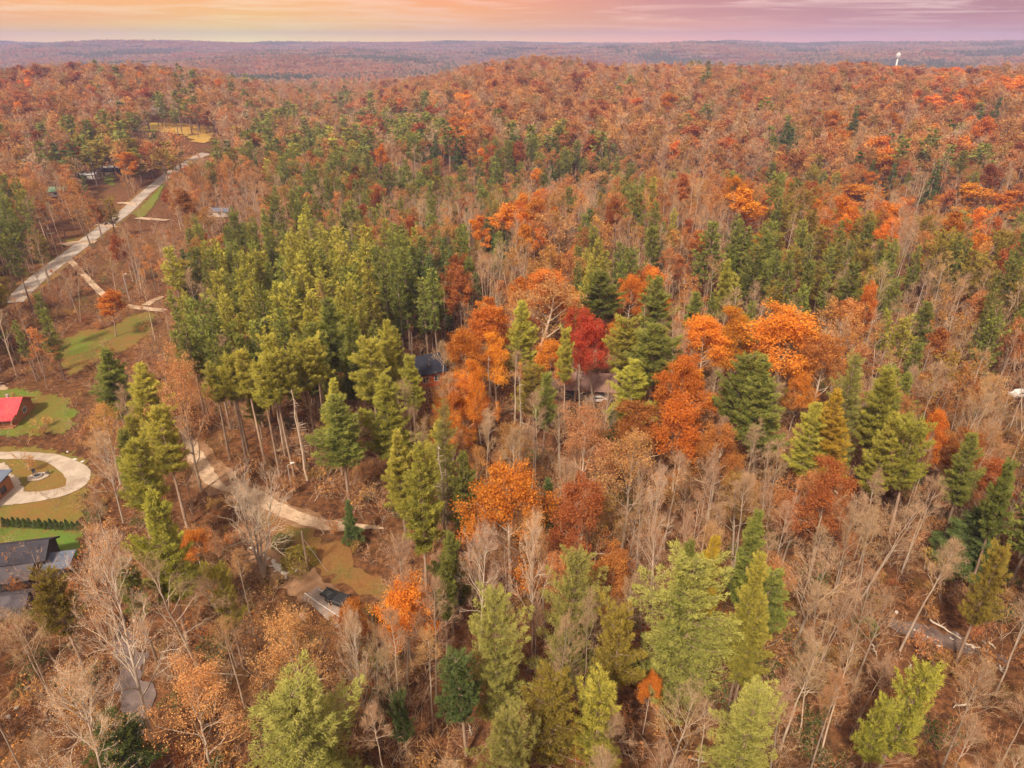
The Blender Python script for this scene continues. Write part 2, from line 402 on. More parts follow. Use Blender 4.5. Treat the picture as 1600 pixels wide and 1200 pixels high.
def broad(seed, lod, form='bare', H=23.0, cb=0.45, Rw=3.2, stems=1, leaves=0, leaf=0.34, twig=1.0, limbs=1.0):
    """broadleaf tree: one or more stems, ascending limbs, then twigs and/or leaves"""
    r = np.random.default_rng(seed); a = Acc(); tips = []
    for s_ in range(stems):
        lean = r.normal(0, 0.04, 2) if stems == 1 else r.normal(0, 0.17, 2)
        Hs = H * (1 if s_ == 0 else r.uniform(0.75, 0.97)); n = (9, 6, 4)[lod]
        zz = np.linspace(0, 1, n); wob = np.cumsum(r.normal(0, 0.16, (n, 2)), 0) * 0.6; wob -= wob[0]
        T = np.stack([lean[0] * Hs * zz + wob[:, 0], lean[1] * Hs * zz + wob[:, 1], Hs * 0.93 * zz], -1)
        r0 = (0.19 if stems == 1 else 0.17) * (1 + 0.45 * (Rw > 4.3)); a.tube(T, r0 * (1 - zz * 0.86) + 0.012, (7, 5, 4)[lod], 0.5)
        nl = int((15, 9, 6)[lod] * limbs * (1 if stems == 1 else 0.62))
        for j in range(nl):
            t = cb + (0.97 - cb) * (j + r.uniform(0, 1)) / nl; f = t * (n - 1); i = min(int(f), n - 2)
            p = T[i] * (1 - (f - i)) + T[i + 1] * (f - i)
            az = j * 2.4 + r.normal(0, 0.4); tt = (t - cb) / (1 - cb)
            out = 0.95 - 0.5 * tt; L = Rw * (1.35 - 0.75 * tt) * r.uniform(0.75, 1.2) * (1.05 if form != 'slim' else 0.8)
            d = np.array([math.cos(az) * out, math.sin(az) * out, 0.62 + 0.7 * tt + r.normal(0, 0.12)])
            grow(a, r, p, d, L, r0 * 0.5 * (1.08 - 0.75 * t) + 0.014, 1, (3, 2, 2)[lod], tips, (6, 3, 3, 3), (0, (5, 3, 2)[lod], (3, 2, 1)[lod], 2),
                 0.07, 0.62, (0, (5, 4, 2)[lod], (4, 3, 0)[lod], 0), 0.14, 0.72)
    P = np.array([t[0] for t in tips]); D = np.array([t[1] for t in tips])
    if twig > 0:
        k = max(1, int((4.5, 3.4, 9)[lod] * twig + 0.5)); Pk = np.repeat(P, k, 0) + r.normal(0, (0.12, 0.3, 0.9)[lod], (len(P) * k, 3))
        Dk = np.repeat(D, k, 0) + r.normal(0, 0.55, (len(P) * k, 3)); Dk[:, 2] += 0.25
        a.blades(Pk, Dk, r.uniform(0.6, 1.4, len(Pk)) * (0.7, 1.1, 1.7)[lod], (0.022, 0.065, 0.20)[lod], np.clip(r.normal(0.5, 0.22, len(Pk)), 0, 1), 1, r)
    if leaves:
        n = int(leaves * (1, 0.33, 0.11)[lod]); size = leaf * (1, 1.75, 3.3)[lod]
        w = r.uniform(0.2, 1.0, len(P)) ** (.6 if form == 'round' else 1.2); w /= w.sum()
        idx = r.choice(len(P), n, p=w); off = r.normal(0, 1, (n, 3)) * (0.42, 0.5, 0.8)[lod]; off[:, 2] *= 0.75
        clump = r.normal(0.5, 0.17, len(P))
        a.leaves(P[idx] + off + D[idx] * 0.3, r.uniform(0.7, 1.3, n) * size, np.clip(clump[idx] + r.normal(0, 0.14, n), 0, 1), 2, 0.5, r)
    return a
def snag(seed, H=20.0):
    r = np.random.default_rng(seed); a = Acc(); n = 8
    zz = np.linspace(0, H, n); P = np.stack([np.cumsum(r.normal(0, 0.12, n)), np.cumsum(r.normal(0, 0.12, n)), zz], -1); P[0, :2] = 0
    a.tube(P, np.linspace(0.2, 0.04, n), 6, 0.5)
    for j in range(46):
        z = r.uniform(0.3, 0.98) * H; az = r.uniform(0, 6.28); l = r.uniform(0.4, 2.4) * (1.25 - z / H)
        f = z / H * (n - 1); i = min(int(f), n - 2); o = P[i] * (1 - f + i) + P[i + 1] * (f - i)
        d = np.array([math.cos(az), math.sin(az), r.uniform(-0.15, 0.2)])
        a.tube([o, o + d * l * 0.6, o + d * l + np.array([0, 0, r.uniform(-.25, .15)])], [0.045, 0.03, 0.012], 3, 0.6, 1)
    return a

# ------------------------------------------------------------------ picture map of the forest (what grows where in the photograph)
ROWS = [(100, 25, "rsrmrmsbbbbbsrsrssrsssmrssrroors"), (125, 25, "rsrssmsmbbbsrssrrssmsssrsssrrsoo"),
 (150, 25, "rrsmsmmbbmmmrmossssrssmssssssors"), (175, 25, "ssmgmkbbgmkkkgosbssssmssmkssssks"),
 (200, 25, "mkvvm..mggkkgkomggssbbbbksobssos"), (225, 25, "bkvvmm.kggggbbkkbkggbbbbbssogbbs"),
 (250, 25, "bsmvmsbbkgggggbkgkkbbbbbbvbkbbbb"), (275, 25, "bsbrbs.bbgggggggbbbkbbbsbvobkkbs"),
 (300, 50, "gsrs..bbbgbmmbbkosssgsbovsoobsov"), (350, 50, "gv.bbmmggyyggkgbsrgbbsggvvvvbvvb"),
 (400, 50, "v.bbbggyyyyygkrsroygobygvgvvgbbv"), (450, 50, "gsrbbggggyyyygsosrgobygbbbrgbbbb"),
 (500, 50, "gg..gkkggggyybooyorggsoooosbgbsb"), (550, 50, "ss.ggkkgggyy.sobggrggosggogsbssb"),
 (600, 50, "...ggskgggyygssbb.bygobggyysbssb"), (650, 50, "...gyy.b.ggyyyssbssrrobsbyyyysss"),
 (700, 50, "..bgyy..bbggykgsssssobbbbbbbbbbb"), (750, 50, "..byy..b..kgyygosbrssbbbbbbbbbbg"),
 (800, 50, "...yyrb....b.ggssbrrssbbbbbbbbkv"), (850, 50, "...bgbr....bbbssrybbbgyybbbbbkkb"),
 (900, 50, "..ssbbbb...bobbrbybbggyybbbbbbbb"), (950, 50, "bsss.bbbsssbobbgbbbvbgyy.bb..bbb"),
 (1000, 50, ".sbb.sbbssbbsrgybbbvbgby.bb.ybbb"), (1050, 50, "ssb..sobyybbsggbvvv.o.yybbbyybbb"),
 (1100, 50, "ssgb.ssbyyybbgkbygbb..yybbbyybbb"), (1150, 50, "sbkk.sbbyyybbbkyvvbb..yybbbyybbb")]
for _y, _h, _t in ROWS: assert len(_t) == 32, (_y, len(_t))
MIXES = {'g': 'gggggggkkyvb', 'y': 'yyyyyyyggggb', 'k': 'kkkkkkgggbbs', 'v': 'vvvvvvvggbs', 'b': 'bbbbbbbbbbbbbbbssssrg', 's': 'sssssssbbbbbbhhr',
         'r': 'rrrssssshob', 'o': 'oooooassbb', 'm': 'bbbbbbbssssggkvvhr'}
def sample_map(px, py, r):
    px = px + r.normal(0, 13); py = py + r.normal(0, 9 if py < 300 else 14)
    c = int(min(max(px // 50, 0), 31)); py = max(py, 100)
    row = ROWS[-1][2]
    for y, h, t in ROWS:
        if py < y + h: row = t; break
    k = row[c]
    if k == '.': return 'bbbst'[int(r.integers(5))] if r.random() < (.55 if px > 600 else .38) else '.'
    if k in 'gk' and py < 375 and r.random() < (.5 if k == 'g' else .35): k = 'm'
    if k == 'g' and 240 < px < 650 and 375 < py < 600 and r.random() < .5: k = 'y'
    q = MIXES[k][int(r.integers(len(MIXES[k])))]
    if py < 290 and q == 'b':
        u = r.random(); q = 's' if u < .30 else 'r' if u < .34 else 'o' if u < .365 and px > 600 else q
    return q

# ------------------------------------------------------------------ object helpers
def tag(o, label=None, cat=None, group=None, kind=None):
    if label: o['label'] = label
    if cat: o['category'] = cat
    if group: o['group'] = group
    if kind: o['kind'] = kind
    return o
def link(o, parent=None):
    scene.collection.objects.link(o)
    if parent is not None: o.parent = parent
    return o
def empty(name, loc, rz=0, sc=1.0):
    o = bpy.data.objects.new(name, None); o.empty_display_size = 0.5
    o.location = loc; o.rotation_euler = (0, 0, rz)
    o.scale = (sc, sc, sc) if isinstance(sc, (int, float)) else sc
    return link(o)
def mobj(name, me, parent=None):
    return link(bpy.data.objects.new(name, me), parent)
class MB:
    """boxes, prisms and tubes collected into ONE mesh"""
    def __init__(s): s.v = []; s.f = []
    def add(s, v, f):
        n = len(s.v); s.v += [tuple(map(float, p)) for p in v]; s.f += [tuple(i + n for i in q) for q in f]; return s
    def box(s, x0, x1, y0, y1, z0, z1):
        return s.add([(x0, y0, z0), (x1, y0, z0), (x1, y1, z0), (x0, y1, z0), (x0, y0, z1), (x1, y0, z1), (x1, y1, z1), (x0, y1, z1)],
                     [(0, 3, 2, 1), (4, 5, 6, 7), (0, 1, 5, 4), (1, 2, 6, 5), (2, 3, 7, 6), (3, 0, 4, 7)])
    def prism(s, poly, a0, a1, axis='x'):
        """poly of (u, z) swept along axis from a0 to a1"""
        n = len(poly); P = []
        for a in (a0, a1):
            for u, z in poly: P.append((a, u, z) if axis == 'x' else (u, a, z))
        return s.add(P, [tuple(range(n))[::-1], tuple(range(n, 2 * n))] + [(i, (i + 1) % n, n + (i + 1) % n, n + i) for i in range(n)])
    def tube(s, p, q, r0, r1=None, k=8):
        r1 = r0 if r1 is None else r1; p = Vector(p); q = Vector(q); d = (q - p).normalized()
        a = d.orthogonal().normalized(); b = d.cross(a)
        P = [c + (a * math.cos(t) + b * math.sin(t)) * r for c, r in ((p, r0), (q, r1)) for t in [i * 2 * math.pi / k for i in range(k)]]
        return s.add(P, [tuple(range(k))[::-1], tuple(range(k, 2 * k))] + [(i, (i + 1) % k, k + (i + 1) % k, k + i) for i in range(k)])
    def lathe(s, prof, k=20):
        P = [(r * math.cos(t), r * math.sin(t), z) for r, z in prof for t in [i * 2 * math.pi / k for i in range(k)]]
        n = len(prof)
        return s.add(P, [(j * k + i, j * k + (i + 1) % k, (j + 1) * k + (i + 1) % k, (j + 1) * k + i) for j in range(n - 1) for i in range(k)] +
                     [tuple(range(k))[::-1], tuple((n - 1) * k + i for i in range(k))])
    def build(s, name, mat, parent=None, bevel=0.0, smooth_=False):
        me = bpy.data.meshes.new(name); me.from_pydata(s.v, [], s.f); me.materials.append(mat)
        if smooth_: me.polygons.foreach_set('use_smooth', [True] * len(me.polygons))
        me.update(); o = mobj(name, me, parent)
        if bevel: b = o.modifiers.new('bevel', 'BEVEL'); b.width = bevel; b.segments = 2; b.limit_method = 'ANGLE'
        return o

# ------------------------------------------------------------------ ground sheet
def build_ground():
    fine = np.linspace(R(-47), R(47), 560); rest = np.linspace(R(47), R(313), 90)[1:-1]
    ang = np.concatenate([fine, rest]); na = len(ang)
    rad = [3.0]
    while rad[-1] < 7150: rad.append(rad[-1] + max(1.6, rad[-1] * 0.0125))
    rad = np.array(rad); nr = len(rad)
    X = np.sin(ang)[None] * rad[:, None]; Y = np.cos(ang)[None] * rad[:, None]; Z = terrain(X, Y)
    Z[-6:, 120:] += 0
    V = np.stack([X, Y, Z], -1).reshape(-1, 3)
    V = np.concatenate([V, [[0, 0, float(terrain(0, 0))]]])
    i = np.arange(nr - 1)[:, None] * na; j = np.arange(na)[None]; j2 = (j + 1) % na
    Q = np.stack([i + j, i + na + j, i + na + j2, i + j2], -1).reshape(-1, 4)
    c = len(V) - 1; T = np.stack([np.full(na, c), np.arange(na), (np.arange(na) + 1) % na], -1)
    m, nt, N, L = nodes_mat('leaf_litter')
    n1 = noisen(N, L, 0.045, 5, 0.6); n2 = noisen(N, L, 0.9, 6, 0.7); n3 = noisen(N, L, 5.0, 3, 0.7); n4 = noisen(N, L, 0.018, 4, 0.6)
    litter = rampn(N, L, n2, [(0.28, (0.06, 0.035, 0.022, 1)), (0.44, (0.16, 0.08, 0.042, 1)), (0.58, (0.29, 0.135, 0.06, 1)), (0.76, (0.46, 0.27, 0.16, 1))])
    speck = rampn(N, L, n3, [(0.35, (0.55, 0.5, 0.45, 1)), (0.65, (1.25, 1.2, 1.15, 1))])
    c1 = mixn(N, L, 0.8, litter, speck, 'MULTIPLY')
    moss = rampn(N, L, n1, [(0.50, (0, 0, 0, 1)), (0.68, (1, 1, 1, 1))])
    mf = N.new('ShaderNodeMath'); mf.operation = 'MULTIPLY'; L.new(moss, mf.inputs[0]); mf.inputs[1].default_value = 0.45
    c2 = mixn(N, L, mf.outputs[0], c1, (0.17, 0.125, 0.045, 1))
    br = rampn(N, L, n4, [(0.35, (0.62, 0.6, 0.6, 1)), (0.65, (0.92, 0.88, 0.88, 1))])
    c3 = mixn(N, L, 1.0, c2, br, 'MULTIPLY')
    df = N.new('ShaderNodeBsdfDiffuse'); L.new(c3, df.inputs[0])
    bp = N.new('ShaderNodeBump'); bp.inputs['Strength'].default_value = 0.6; bp.inputs['Distance'].default_value = 0.25
    L.new(n2, bp.inputs['Height']); L.new(bp.outputs[0], df.inputs['Normal'])
    out = N.new('ShaderNodeOutputMaterial'); L.new(df.outputs[0], out.inputs[0])
    me = fast_mesh('ground', V, [(Q, 0), (T, 0)], [m], smooth_=True)
    o = mobj('ground', me); tag(o, kind='structure'); return o
build_ground()

# ------------------------------------------------------------------ flat regions: roads, tracks, lawns, water
KEEP = []      # world points no tree may stand on
KEEPV = []     # world points no leafy crown may hide
def spline(P, step):
    P = np.array(P, float); P = np.concatenate([[2 * P[0] - P[1]], P, [2 * P[-1] - P[-2]]]); out = []
    for i in range(1, len(P) - 2):
        n = max(2, int(np.linalg.norm(P[i + 1] - P[i]) / step))
        for t in np.arange(n) / n:
            a, b, c, d = P[i - 1:i + 3]
            out.append(0.5 * (2 * b + (c - a) * t + (2 * a - 5 * b + 4 * c - d) * t * t + (3 * b - a - 3 * c + d) * t ** 3))
    out.append(P[-2]); return np.array(out)
def strip(name, pts, width, mat, off=0.12, step=0.8, across=6, rag=0.25, keep=True, view=True, world=False, crown=0.0, seed=1):
    r = np.random.default_rng(seed)
    W = np.array([p[:2] for p in pts]) if world else np.array([ray_ground(*p)[:2] for p in pts])
    C = spline(W, step); T = np.gradient(C, axis=0); T /= np.linalg.norm(T, axis=1)[:, None]; Nn = np.stack([T[:, 1], -T[:, 0]], -1)
    n = len(C); w = np.interp(np.linspace(0, 1, n), np.linspace(0, 1, len(np.atleast_1d(width))), np.atleast_1d(width)) / 2
    def jit():
        q = max(3, int(2.6 / step)); k = np.convolve(r.normal(0, 1, n + 2 * q), np.hanning(q + 2)[1:-1] / np.hanning(q + 2).sum(), 'same')[q:-q]; return k * rag * math.sqrt(q) * .8
    lo, hi = -w + jit(), w + jit(); u = np.linspace(0, 1, across)[None]
    S = lo[:, None] * (1 - u) + hi[:, None] * u
    XY = C[:, None] + S[..., None] * Nn[:, None]; Z = terrain(XY[..., 0], XY[..., 1]) + off + crown * (1 - (2 * u - 1) ** 2)
    V = np.concatenate([XY, Z[..., None]], -1).reshape(-1, 3)
    i = np.arange(n - 1)[:, None] * across; j = np.arange(across - 1)[None]
    Q = np.stack([i + j, i + across + j, i + across + j + 1, i + j + 1], -1).reshape(-1, 4)
    me = fast_mesh(name, V, [(Q, 0)], [mat], smooth_=True); o = mobj(name, me); tag(o, kind='structure')
    k = max(1, int(1.8 / step)); PK = V.reshape(n, across, 3)[::k, ::2].reshape(-1, 3)
    if keep: KEEP.append(PK)
    if view: KEEPV.append(PK)
    return o, C
def inside(poly, X, Y):
    res = np.zeros(X.shape, bool); n = len(poly)
    for i in range(n):
        x0, y0 = poly[i]; x1, y1 = poly[(i + 1) % n]
        c = ((y0 > Y) != (y1 > Y)) & (X < (x1 - x0) * (Y - y0) / (y1 - y0 + 1e-12) + x0); res ^= c
    return res
def region(name, poly_px, mat, off=0.08, res=0.5, rag=0.8, keep=True, view=True, world=False, holes=None, seed=5):
    W = np.array([p[:2] for p in poly_px]) if world else np.array([ray_ground(*p)[:2] for p in poly_px])
    lo, hi = W.min(0) - 1, W.max(0) + 1
    gx = np.arange(lo[0], hi[0], res); gy = np.arange(lo[1], hi[1], res); X, Y = np.meshgrid(gx, gy, indexing='ij')
    wx = X + rag * (np.sin(Y * 1.1 + seed) + np.sin(Y * 2.7 + X + seed * 2)) * 0.6; wy = Y + rag * (np.sin(X * 1.3 + seed * 3) + np.sin(X * 2.9 - Y)) * 0.6
    M = inside(W, wx, wy)
    if holes is not None:
        for h in holes: M &= ~inside(h, X, Y)
    Z = terrain(X, Y) + off; ni, nj = X.shape; V = np.stack([X, Y, Z], -1).reshape(-1, 3)
    i = np.arange(ni - 1)[:, None]; j = np.arange(nj - 1)[None]; ok = M[:-1, :-1] & M[1:, :-1] & M[:-1, 1:] & M[1:, 1:]
    Q = np.stack([i * nj + j, (i + 1) * nj + j, (i + 1) * nj + j + 1, i * nj + j + 1], -1)[ok]
    used = np.unique(Q); mp = np.full(len(V), -1); mp[used] = np.arange(len(used))
    me = fast_mesh(name, V[used], [(mp[Q], 0)], [mat], smooth_=True); o = mobj(name, me); tag(o, kind='structure')
    k = max(1, int(2.0 / res)); PK = np.stack([X, Y, Z], -1)[::k, ::k][M[::k, ::k]]
    if keep: KEEP.append(PK)
    if view: KEEPV.append(PK)
    return o, W
def hard_mat(name, a, b, scale, rough, spec, detail, bump=0.1, lo=0.3, hi=0.7):
    """paving or gravel: broad wear, fine grit, and leaves blown over it"""
    m, nt, N, L = nodes_mat(name); bs = N.new('ShaderNodeBsdfPrincipled'); bs.inputs['Roughness'].default_value = rough; bs.inputs['Specular IOR Level'].default_value = spec
    n = noisen(N, L, scale, detail, 0.65); g = noisen(N, L, 7.0, 3, 0.7); lf = noisen(N, L, 0.9, 8, 0.8); cr = noisen(N, L, 0.22, 5, 0.6)
    c = mixn(N, L, 1.0, rampn(N, L, n, [(lo, a), (hi, b)]), rampn(N, L, g, [(0.3, (0.72, 0.7, 0.68, 1)), (0.7, (1.12, 1.1, 1.08, 1))]), 'MULTIPLY')
    c = mixn(N, L, 1.0, c, rampn(N, L, cr, [(0.35, (0.78, 0.75, 0.72, 1)), (0.6, (1.05, 1.05, 1.05, 1))]), 'MULTIPLY')
    c = mixn(N, L, rampn(N, L, lf, [(0.56, (0, 0, 0, 1)), (0.66, (.8, .8, .8, 1))]), c, (0.26, 0.125, 0.06, 1))
    L.new(c, bs.inputs['Base Color']); bp = N.new('ShaderNodeBump'); bp.inputs['Strength'].default_value = bump; bp.inputs['Distance'].default_value = 0.1
    L.new(g, bp.inputs['Height']); L.new(bp.outputs[0], bs.inputs['Normal'])
    out = N.new('ShaderNodeOutputMaterial'); L.new(bs.outputs[0], out.inputs[0]); return m
GRAVEL = hard_mat('pale_gravel', (0.44, 0.30, 0.20, 1), (0.74, 0.56, 0.40, 1), 1.1, 0.95, 0.1, 6, 0.3, lo=0.25, hi=0.75)
ASPH = hard_mat('worn_asphalt', (0.25, 0.19, 0.165, 1), (0.40, 0.325, 0.285, 1), 0.35, 0.9, 0.2, 6, 0.1)
ROADM = hard_mat('sunbleached_asphalt', (0.38, 0.32, 0.28, 1), (0.56, 0.49, 0.43, 1), 0.3, 0.9, 0.2, 5)
CONC = hard_mat('pale_concrete', (0.40, 0.32, 0.26, 1), (0.60, 0.51, 0.42, 1), 0.25, 0.9, 0.2, 7, 0.05)
DIRT = plain_mat('bare_earth', (0.19, 0.10, 0.052, 1), (0.38, 0.22, 0.125, 1), 0.5, 0.95, 0.1, 6, 0.4)
PAINT = plain_mat('road_paint', (0.75, 0.72, 0.68, 1), (0.55, 0.5, 0.46, 1), 2.0, 0.8, 0.2)
def grass_mat(name, a, b, c, s=0.12):
    m, nt, N, L = nodes_mat(name); n = noisen(N, L, s, 6, 0.65); n2 = noisen(N, L, 3.0, 4, 0.7)
    col = rampn(N, L, n, [(0.32, a), (0.5, b), (0.68, c)]); sp = rampn(N, L, n2, [(0.3, (0.7, 0.7, 0.65, 1)), (0.7, (1.2, 1.2, 1.15, 1))])
    c_ = mixn(N, L, 0.9, col, sp, 'MULTIPLY'); n4 = noisen(N, L, 0.55, 7, 0.78); c_ = mixn(N, L, rampn(N, L, n4, [(0.52, (0, 0, 0, 1)), (0.66, (.75, .75, .75, 1))]), c_, (0.25, 0.115, 0.05, 1)); df = N.new('ShaderNodeBsdfDiffuse'); L.new(c_, df.inputs[0])
    bp = N.new('ShaderNodeBump'); bp.inputs['Strength'].default_value = 0.5; bp.inputs['Distance'].default_value = 0.12
    L.new(n2, bp.inputs['Height']); L.new(bp.outputs[0], df.inputs['Normal'])
    out = N.new('ShaderNodeOutputMaterial'); L.new(df.outputs[0], out.inputs[0]); return m
LAWN = grass_mat('lawn_green', (0.20, 0.13, 0.04, 1), (0.17, 0.18, 0.035, 1), (0.12, 0.20, 0.03, 1))
LAWN2 = grass_mat('lawn_bright', (0.15, 0.14, 0.035, 1), (0.13, 0.18, 0.035, 1), (0.11, 0.21, 0.035, 1))
LAWN3 = grass_mat('grass_brown', (0.26, 0.13, 0.045, 1), (0.20, 0.15, 0.04, 1), (0.13, 0.16, 0.035, 1))
FIELD = grass_mat('field_gold', (0.46, 0.26, 0.07, 1), (0.50, 0.31, 0.08, 1), (0.36, 0.28, 0.07, 1), 0.03)
VERGE = grass_mat('verge_ochre', (0.24, 0.105, 0.045, 1), (0.24, 0.13, 0.045, 1), (0.15, 0.13, 0.04, 1), 0.2)

for _x, _y in ((350, 690), (375, 700), (400, 705), (425, 700), (445, 690), (465, 680), (485, 670), (340, 660), (395, 670), (430, 665), (460, 655)):
    _g = ray_ground(_x, _y); KEEPV.append(np.array([[_g[0], _g[1], _g[2] + .5]]))
# the main road on the left with its verge and painted lines
road_px = [(20, 474), (58, 437), (90, 412), (135, 378), (180, 344), (215, 314), (245, 288), (275, 266), (300, 251), (322, 240)]
road_o, road_c = strip('road', road_px, [6.0, 6.0], ROADM, off=0.30, step=2.0, rag=0.05)
strip('road_verge', road_px, [10, 9], VERGE, off=0.16, step=2.0, rag=0.8, across=12, view=False, keep=False)
region('grass_verge', [(205, 335), (250, 290), (262, 283), (245, 318), (222, 345)], LAWN, 0.24, 0.8)
# the side lane that curves from the road to the pine stand
strip('lane', [(100, 398), (118, 416), (140, 440), (165, 463), (190, 476), (222, 482), (258, 486)], [2.0, 2.2, 2.6], GRAVEL, 0.2, 1.0, rag=.08)
strip('lane_spur', [(228, 478), (240, 470), (256, 464)], [3.0, 2.0], GRAVEL, 0.23, 1.0)
strip('driveway', [(100, 384), (120, 380), (150, 379)], [5, 4], GRAVEL, 0.34, 1.0)
strip('driveway', [(215, 341), (235, 343), (262, 345)], [4.5, 3.5], GRAVEL, 0.3, 1.0)
strip('driveway', [(150, 352), (166, 353), (178, 356)], [3.5, 3.5], GRAVEL, 0.34, 1.0)
strip('driveway', [(184, 318), (198, 318), (212, 320)], [3.5, 3.5], GRAVEL, 0.34, 1.5)
region('grass_yard', [(95, 374), (140, 368), (150, 376), (105, 392)], LAWN3, 0.14, 0.8)
region('gravel_yard', [(118, 276), (150, 268), (185, 262), (184, 270), (150, 282), (122, 282)], GRAVEL, 0.3, 1.0)
region('grass_yard', [(160, 275), (182, 272), (180, 292), (162, 288)], LAWN, 0.3, 1.0)
region('field', [(208, 206), (232, 192), (335, 198), (336, 214), (325, 226), (300, 224), (285, 212)], FIELD, 0.5, 2.5, 2.0)
region('field', [(330, 150), (372, 148), (378, 158), (335, 160)], FIELD, 0.8, 4.0, 3.0)
region('field', [(385, 140), (420, 136), (520, 138), (545, 146), (520, 154), (430, 152)], DIRT, 0.8, 6.0, 3.0)
# lawns
region('lawn', [(95, 532), (130, 516), (175, 512), (205, 490), (245, 488), (240, 520), (205, 545), (150, 565), (112, 590), (92, 570)], LAWN3, 0.14, 0.5)
region('lawn', [(108, 530), (165, 515), (185, 525), (160, 545), (105, 560)], LAWN, 0.18, 0.5)
region('lawn', [(-60, 604), (20, 606), (60, 612), (108, 622), (122, 650), (110, 676), (60, 682), (-60, 686)], LAWN, 0.14, 0.4)
loop = [(-90, 718), (-40, 714), (0, 713), (40, 713), (75, 716), (102, 726), (122, 742), (118, 760), (95, 770), (60, 777), (25, 780), (-20, 784), (-60, 792)]
lawn4, _w = region('lawn', [(-90, 698), (60, 698), (130, 712), (150, 745), (135, 775), (132, 815), (128, 870), (-90, 890)], LAWN3, 0.10, 0.35)
region('lawn', [(-40, 822), (60, 826), (128, 832), (126, 862), (96, 880), (70, 862), (-40, 875)], LAWN2, 0.15, 0.3)
strip('concrete_drive', loop, [4.2, 3.2, 2.9, 2.7, 2.7, 2.9, 3.7, 4.2, 4.0, 3.6, 3.8, 4.4, 5.0], CONC, 0.20, 0.6, rag=0.08)
region('concrete_apron', [(-60, 738), (8, 722), (30, 748), (45, 772), (28, 790), (-60, 800)], CONC, 0.23, 0.35, 0.2)
region('gravel_yard', [(-40, 590), (8, 596), (14, 612), (-40, 614)], GRAVEL, 0.18, 0.4)
# woodland drive with its forks
drv = [(278, 650), (290, 676), (304, 702), (322, 730), (338, 752), (362, 762), (392, 772), (425, 790), (462, 808), (500, 819), (540, 824), (600, 826)]
strip('track_verge', drv, [3.6] * 3 + [5, 7, 5, 4.4, 3.6, 0.4], DIRT, 0.08, 0.6, rag=0.5, across=8, view=False)
strip('gravel_drive', drv, [1.8, 1.8, 2.0, 2.8, 4.6, 3.8, 3.0, 2.8, 2.7, 2.6, 2.2, 0.3], GRAVEL, 0.15, 0.5, rag=0.16)
strip('track', [(293, 668), (312, 690), (330, 718), (346, 744), (358, 760)], [1.3, 1.3], DIRT, 0.19, 0.5, rag=0.15)
# grassy swath and stony wash below the drive
strip('grass_swath', [(400, 800), (450, 830), (500, 862), (545, 900), (585, 925), (600, 950)], [2.5, 4, 5, 5, 4, 2], VERGE, 0.07, 0.5, rag=1.0, across=10)
strip('dirt_bank', [(372, 815), (400, 845), (430, 878), (460, 905), (495, 925), (525, 945)], [2, 3, 4, 5, 5, 4], DIRT, 0.12, 0.5, rag=0.9, across=10)
strip('road', [(484, 926), (510, 944), (546, 970)], [2.6, 4.2], ASPH, 0.18, 0.5, rag=0.05)
strip('road_line', [(476, 928), (500, 945), (530, 965)], [0.13, 0.13], PAINT, 0.20, 0.5, across=2, rag=0.01, keep=False)
#region('ground_clearing', [(1265, 960), (1300, 930), (1380, 945), (1420, 985), (1380, 1010), (1280, 1010)], DIRT, 0.04, 0.6, keep=False, view=False)

WATER = None
def water_mat():
    m, nt, N, L = nodes_mat('stream_water'); bs = N.new('ShaderNodeBsdfPrincipled')
    n = noisen(N, L, 0.5, 5, 0.6); n2 = noisen(N, L, 2.2, 4, 0.6)
    L.new(rampn(N, L, n, [(0.35, (0.09, 0.055, 0.045, 1)), (0.65, (0.20, 0.14, 0.12, 1))]), bs.inputs['Base Color'])
    bs.inputs['Roughness'].default_value = 0.16; bs.inputs['Specular IOR Level'].default_value = 0.9
    bp = N.new('ShaderNodeBump'); bp.inputs['Strength'].default_value = 0.35; bp.inputs['Distance'].default_value = 0.1
    L.new(n2, bp.inputs['Height']); L.new(bp.outputs[0], bs.inputs['Normal'])
    out = N.new('ShaderNodeOutputMaterial'); L.new(bs.outputs[0], out.inputs[0]); return m
WATER = water_mat()
strip('stream', [(186, 975), (194, 1005), (206, 1060), (214, 1105), (206, 1150), (190, 1210)], [1.4, 2.2, 3.0, 3.2, 2.6, 2.2], WATER, 0.12, 0.4, rag=0.5, across=8)
strip('stream', [(1390, 970), (1420, 985), (1465, 998), (1515, 1014), (1575, 1036)], [2.0, 3.6, 2.6, 1.6, 1.0], WATER, 0.12, 0.4, rag=0.6, across=8)

# ------------------------------------------------------------------ buildings
def roof_mat(name, a, b, rough=0.55, spec=0.4):
    m, nt, N, L = nodes_mat(name); bs = N.new('ShaderNodeBsdfPrincipled')
    tc = N.new('ShaderNodeTexCoord'); wv = N.new('ShaderNodeTexWave'); wv.inputs['Scale'].default_value = 1.6; wv.inputs['Distortion'].default_value = 0.2
    L.new(tc.outputs['Object'], wv.inputs['Vector']); n = noisen(N, L, 0.8, 5, 0.65)
    c = rampn(N, L, n, [(0.3, a), (0.7, b)]); w = rampn(N, L, wv.outputs['Fac'], [(0.0, (0.82, 0.82, 0.82, 1)), (0.25, (1.0, 1.0, 1.0, 1))])
    L.new(mixn(N, L, 1.0, c, w, 'MULTIPLY'), bs.inputs['Base Color']); bs.inputs['Roughness'].default_value = rough; bs.inputs['Specular IOR Level'].default_value = spec
    out = N.new('ShaderNodeOutputMaterial'); L.new(bs.outputs[0], out.inputs[0]); return m
M_RED = roof_mat('metal_roof_red', (0.62, 0.045, 0.06, 1), (0.72, 0.075, 0.09, 1))
M_BLUE = roof_mat('metal_roof_blue_grey', (0.11, 0.135, 0.20, 1), (0.16, 0.19, 0.26, 1))
M_SLATE = roof_mat('shingle_roof_dark', (0.035, 0.032, 0.042, 1), (0.065, 0.058, 0.072, 1), 0.85, 0.2)
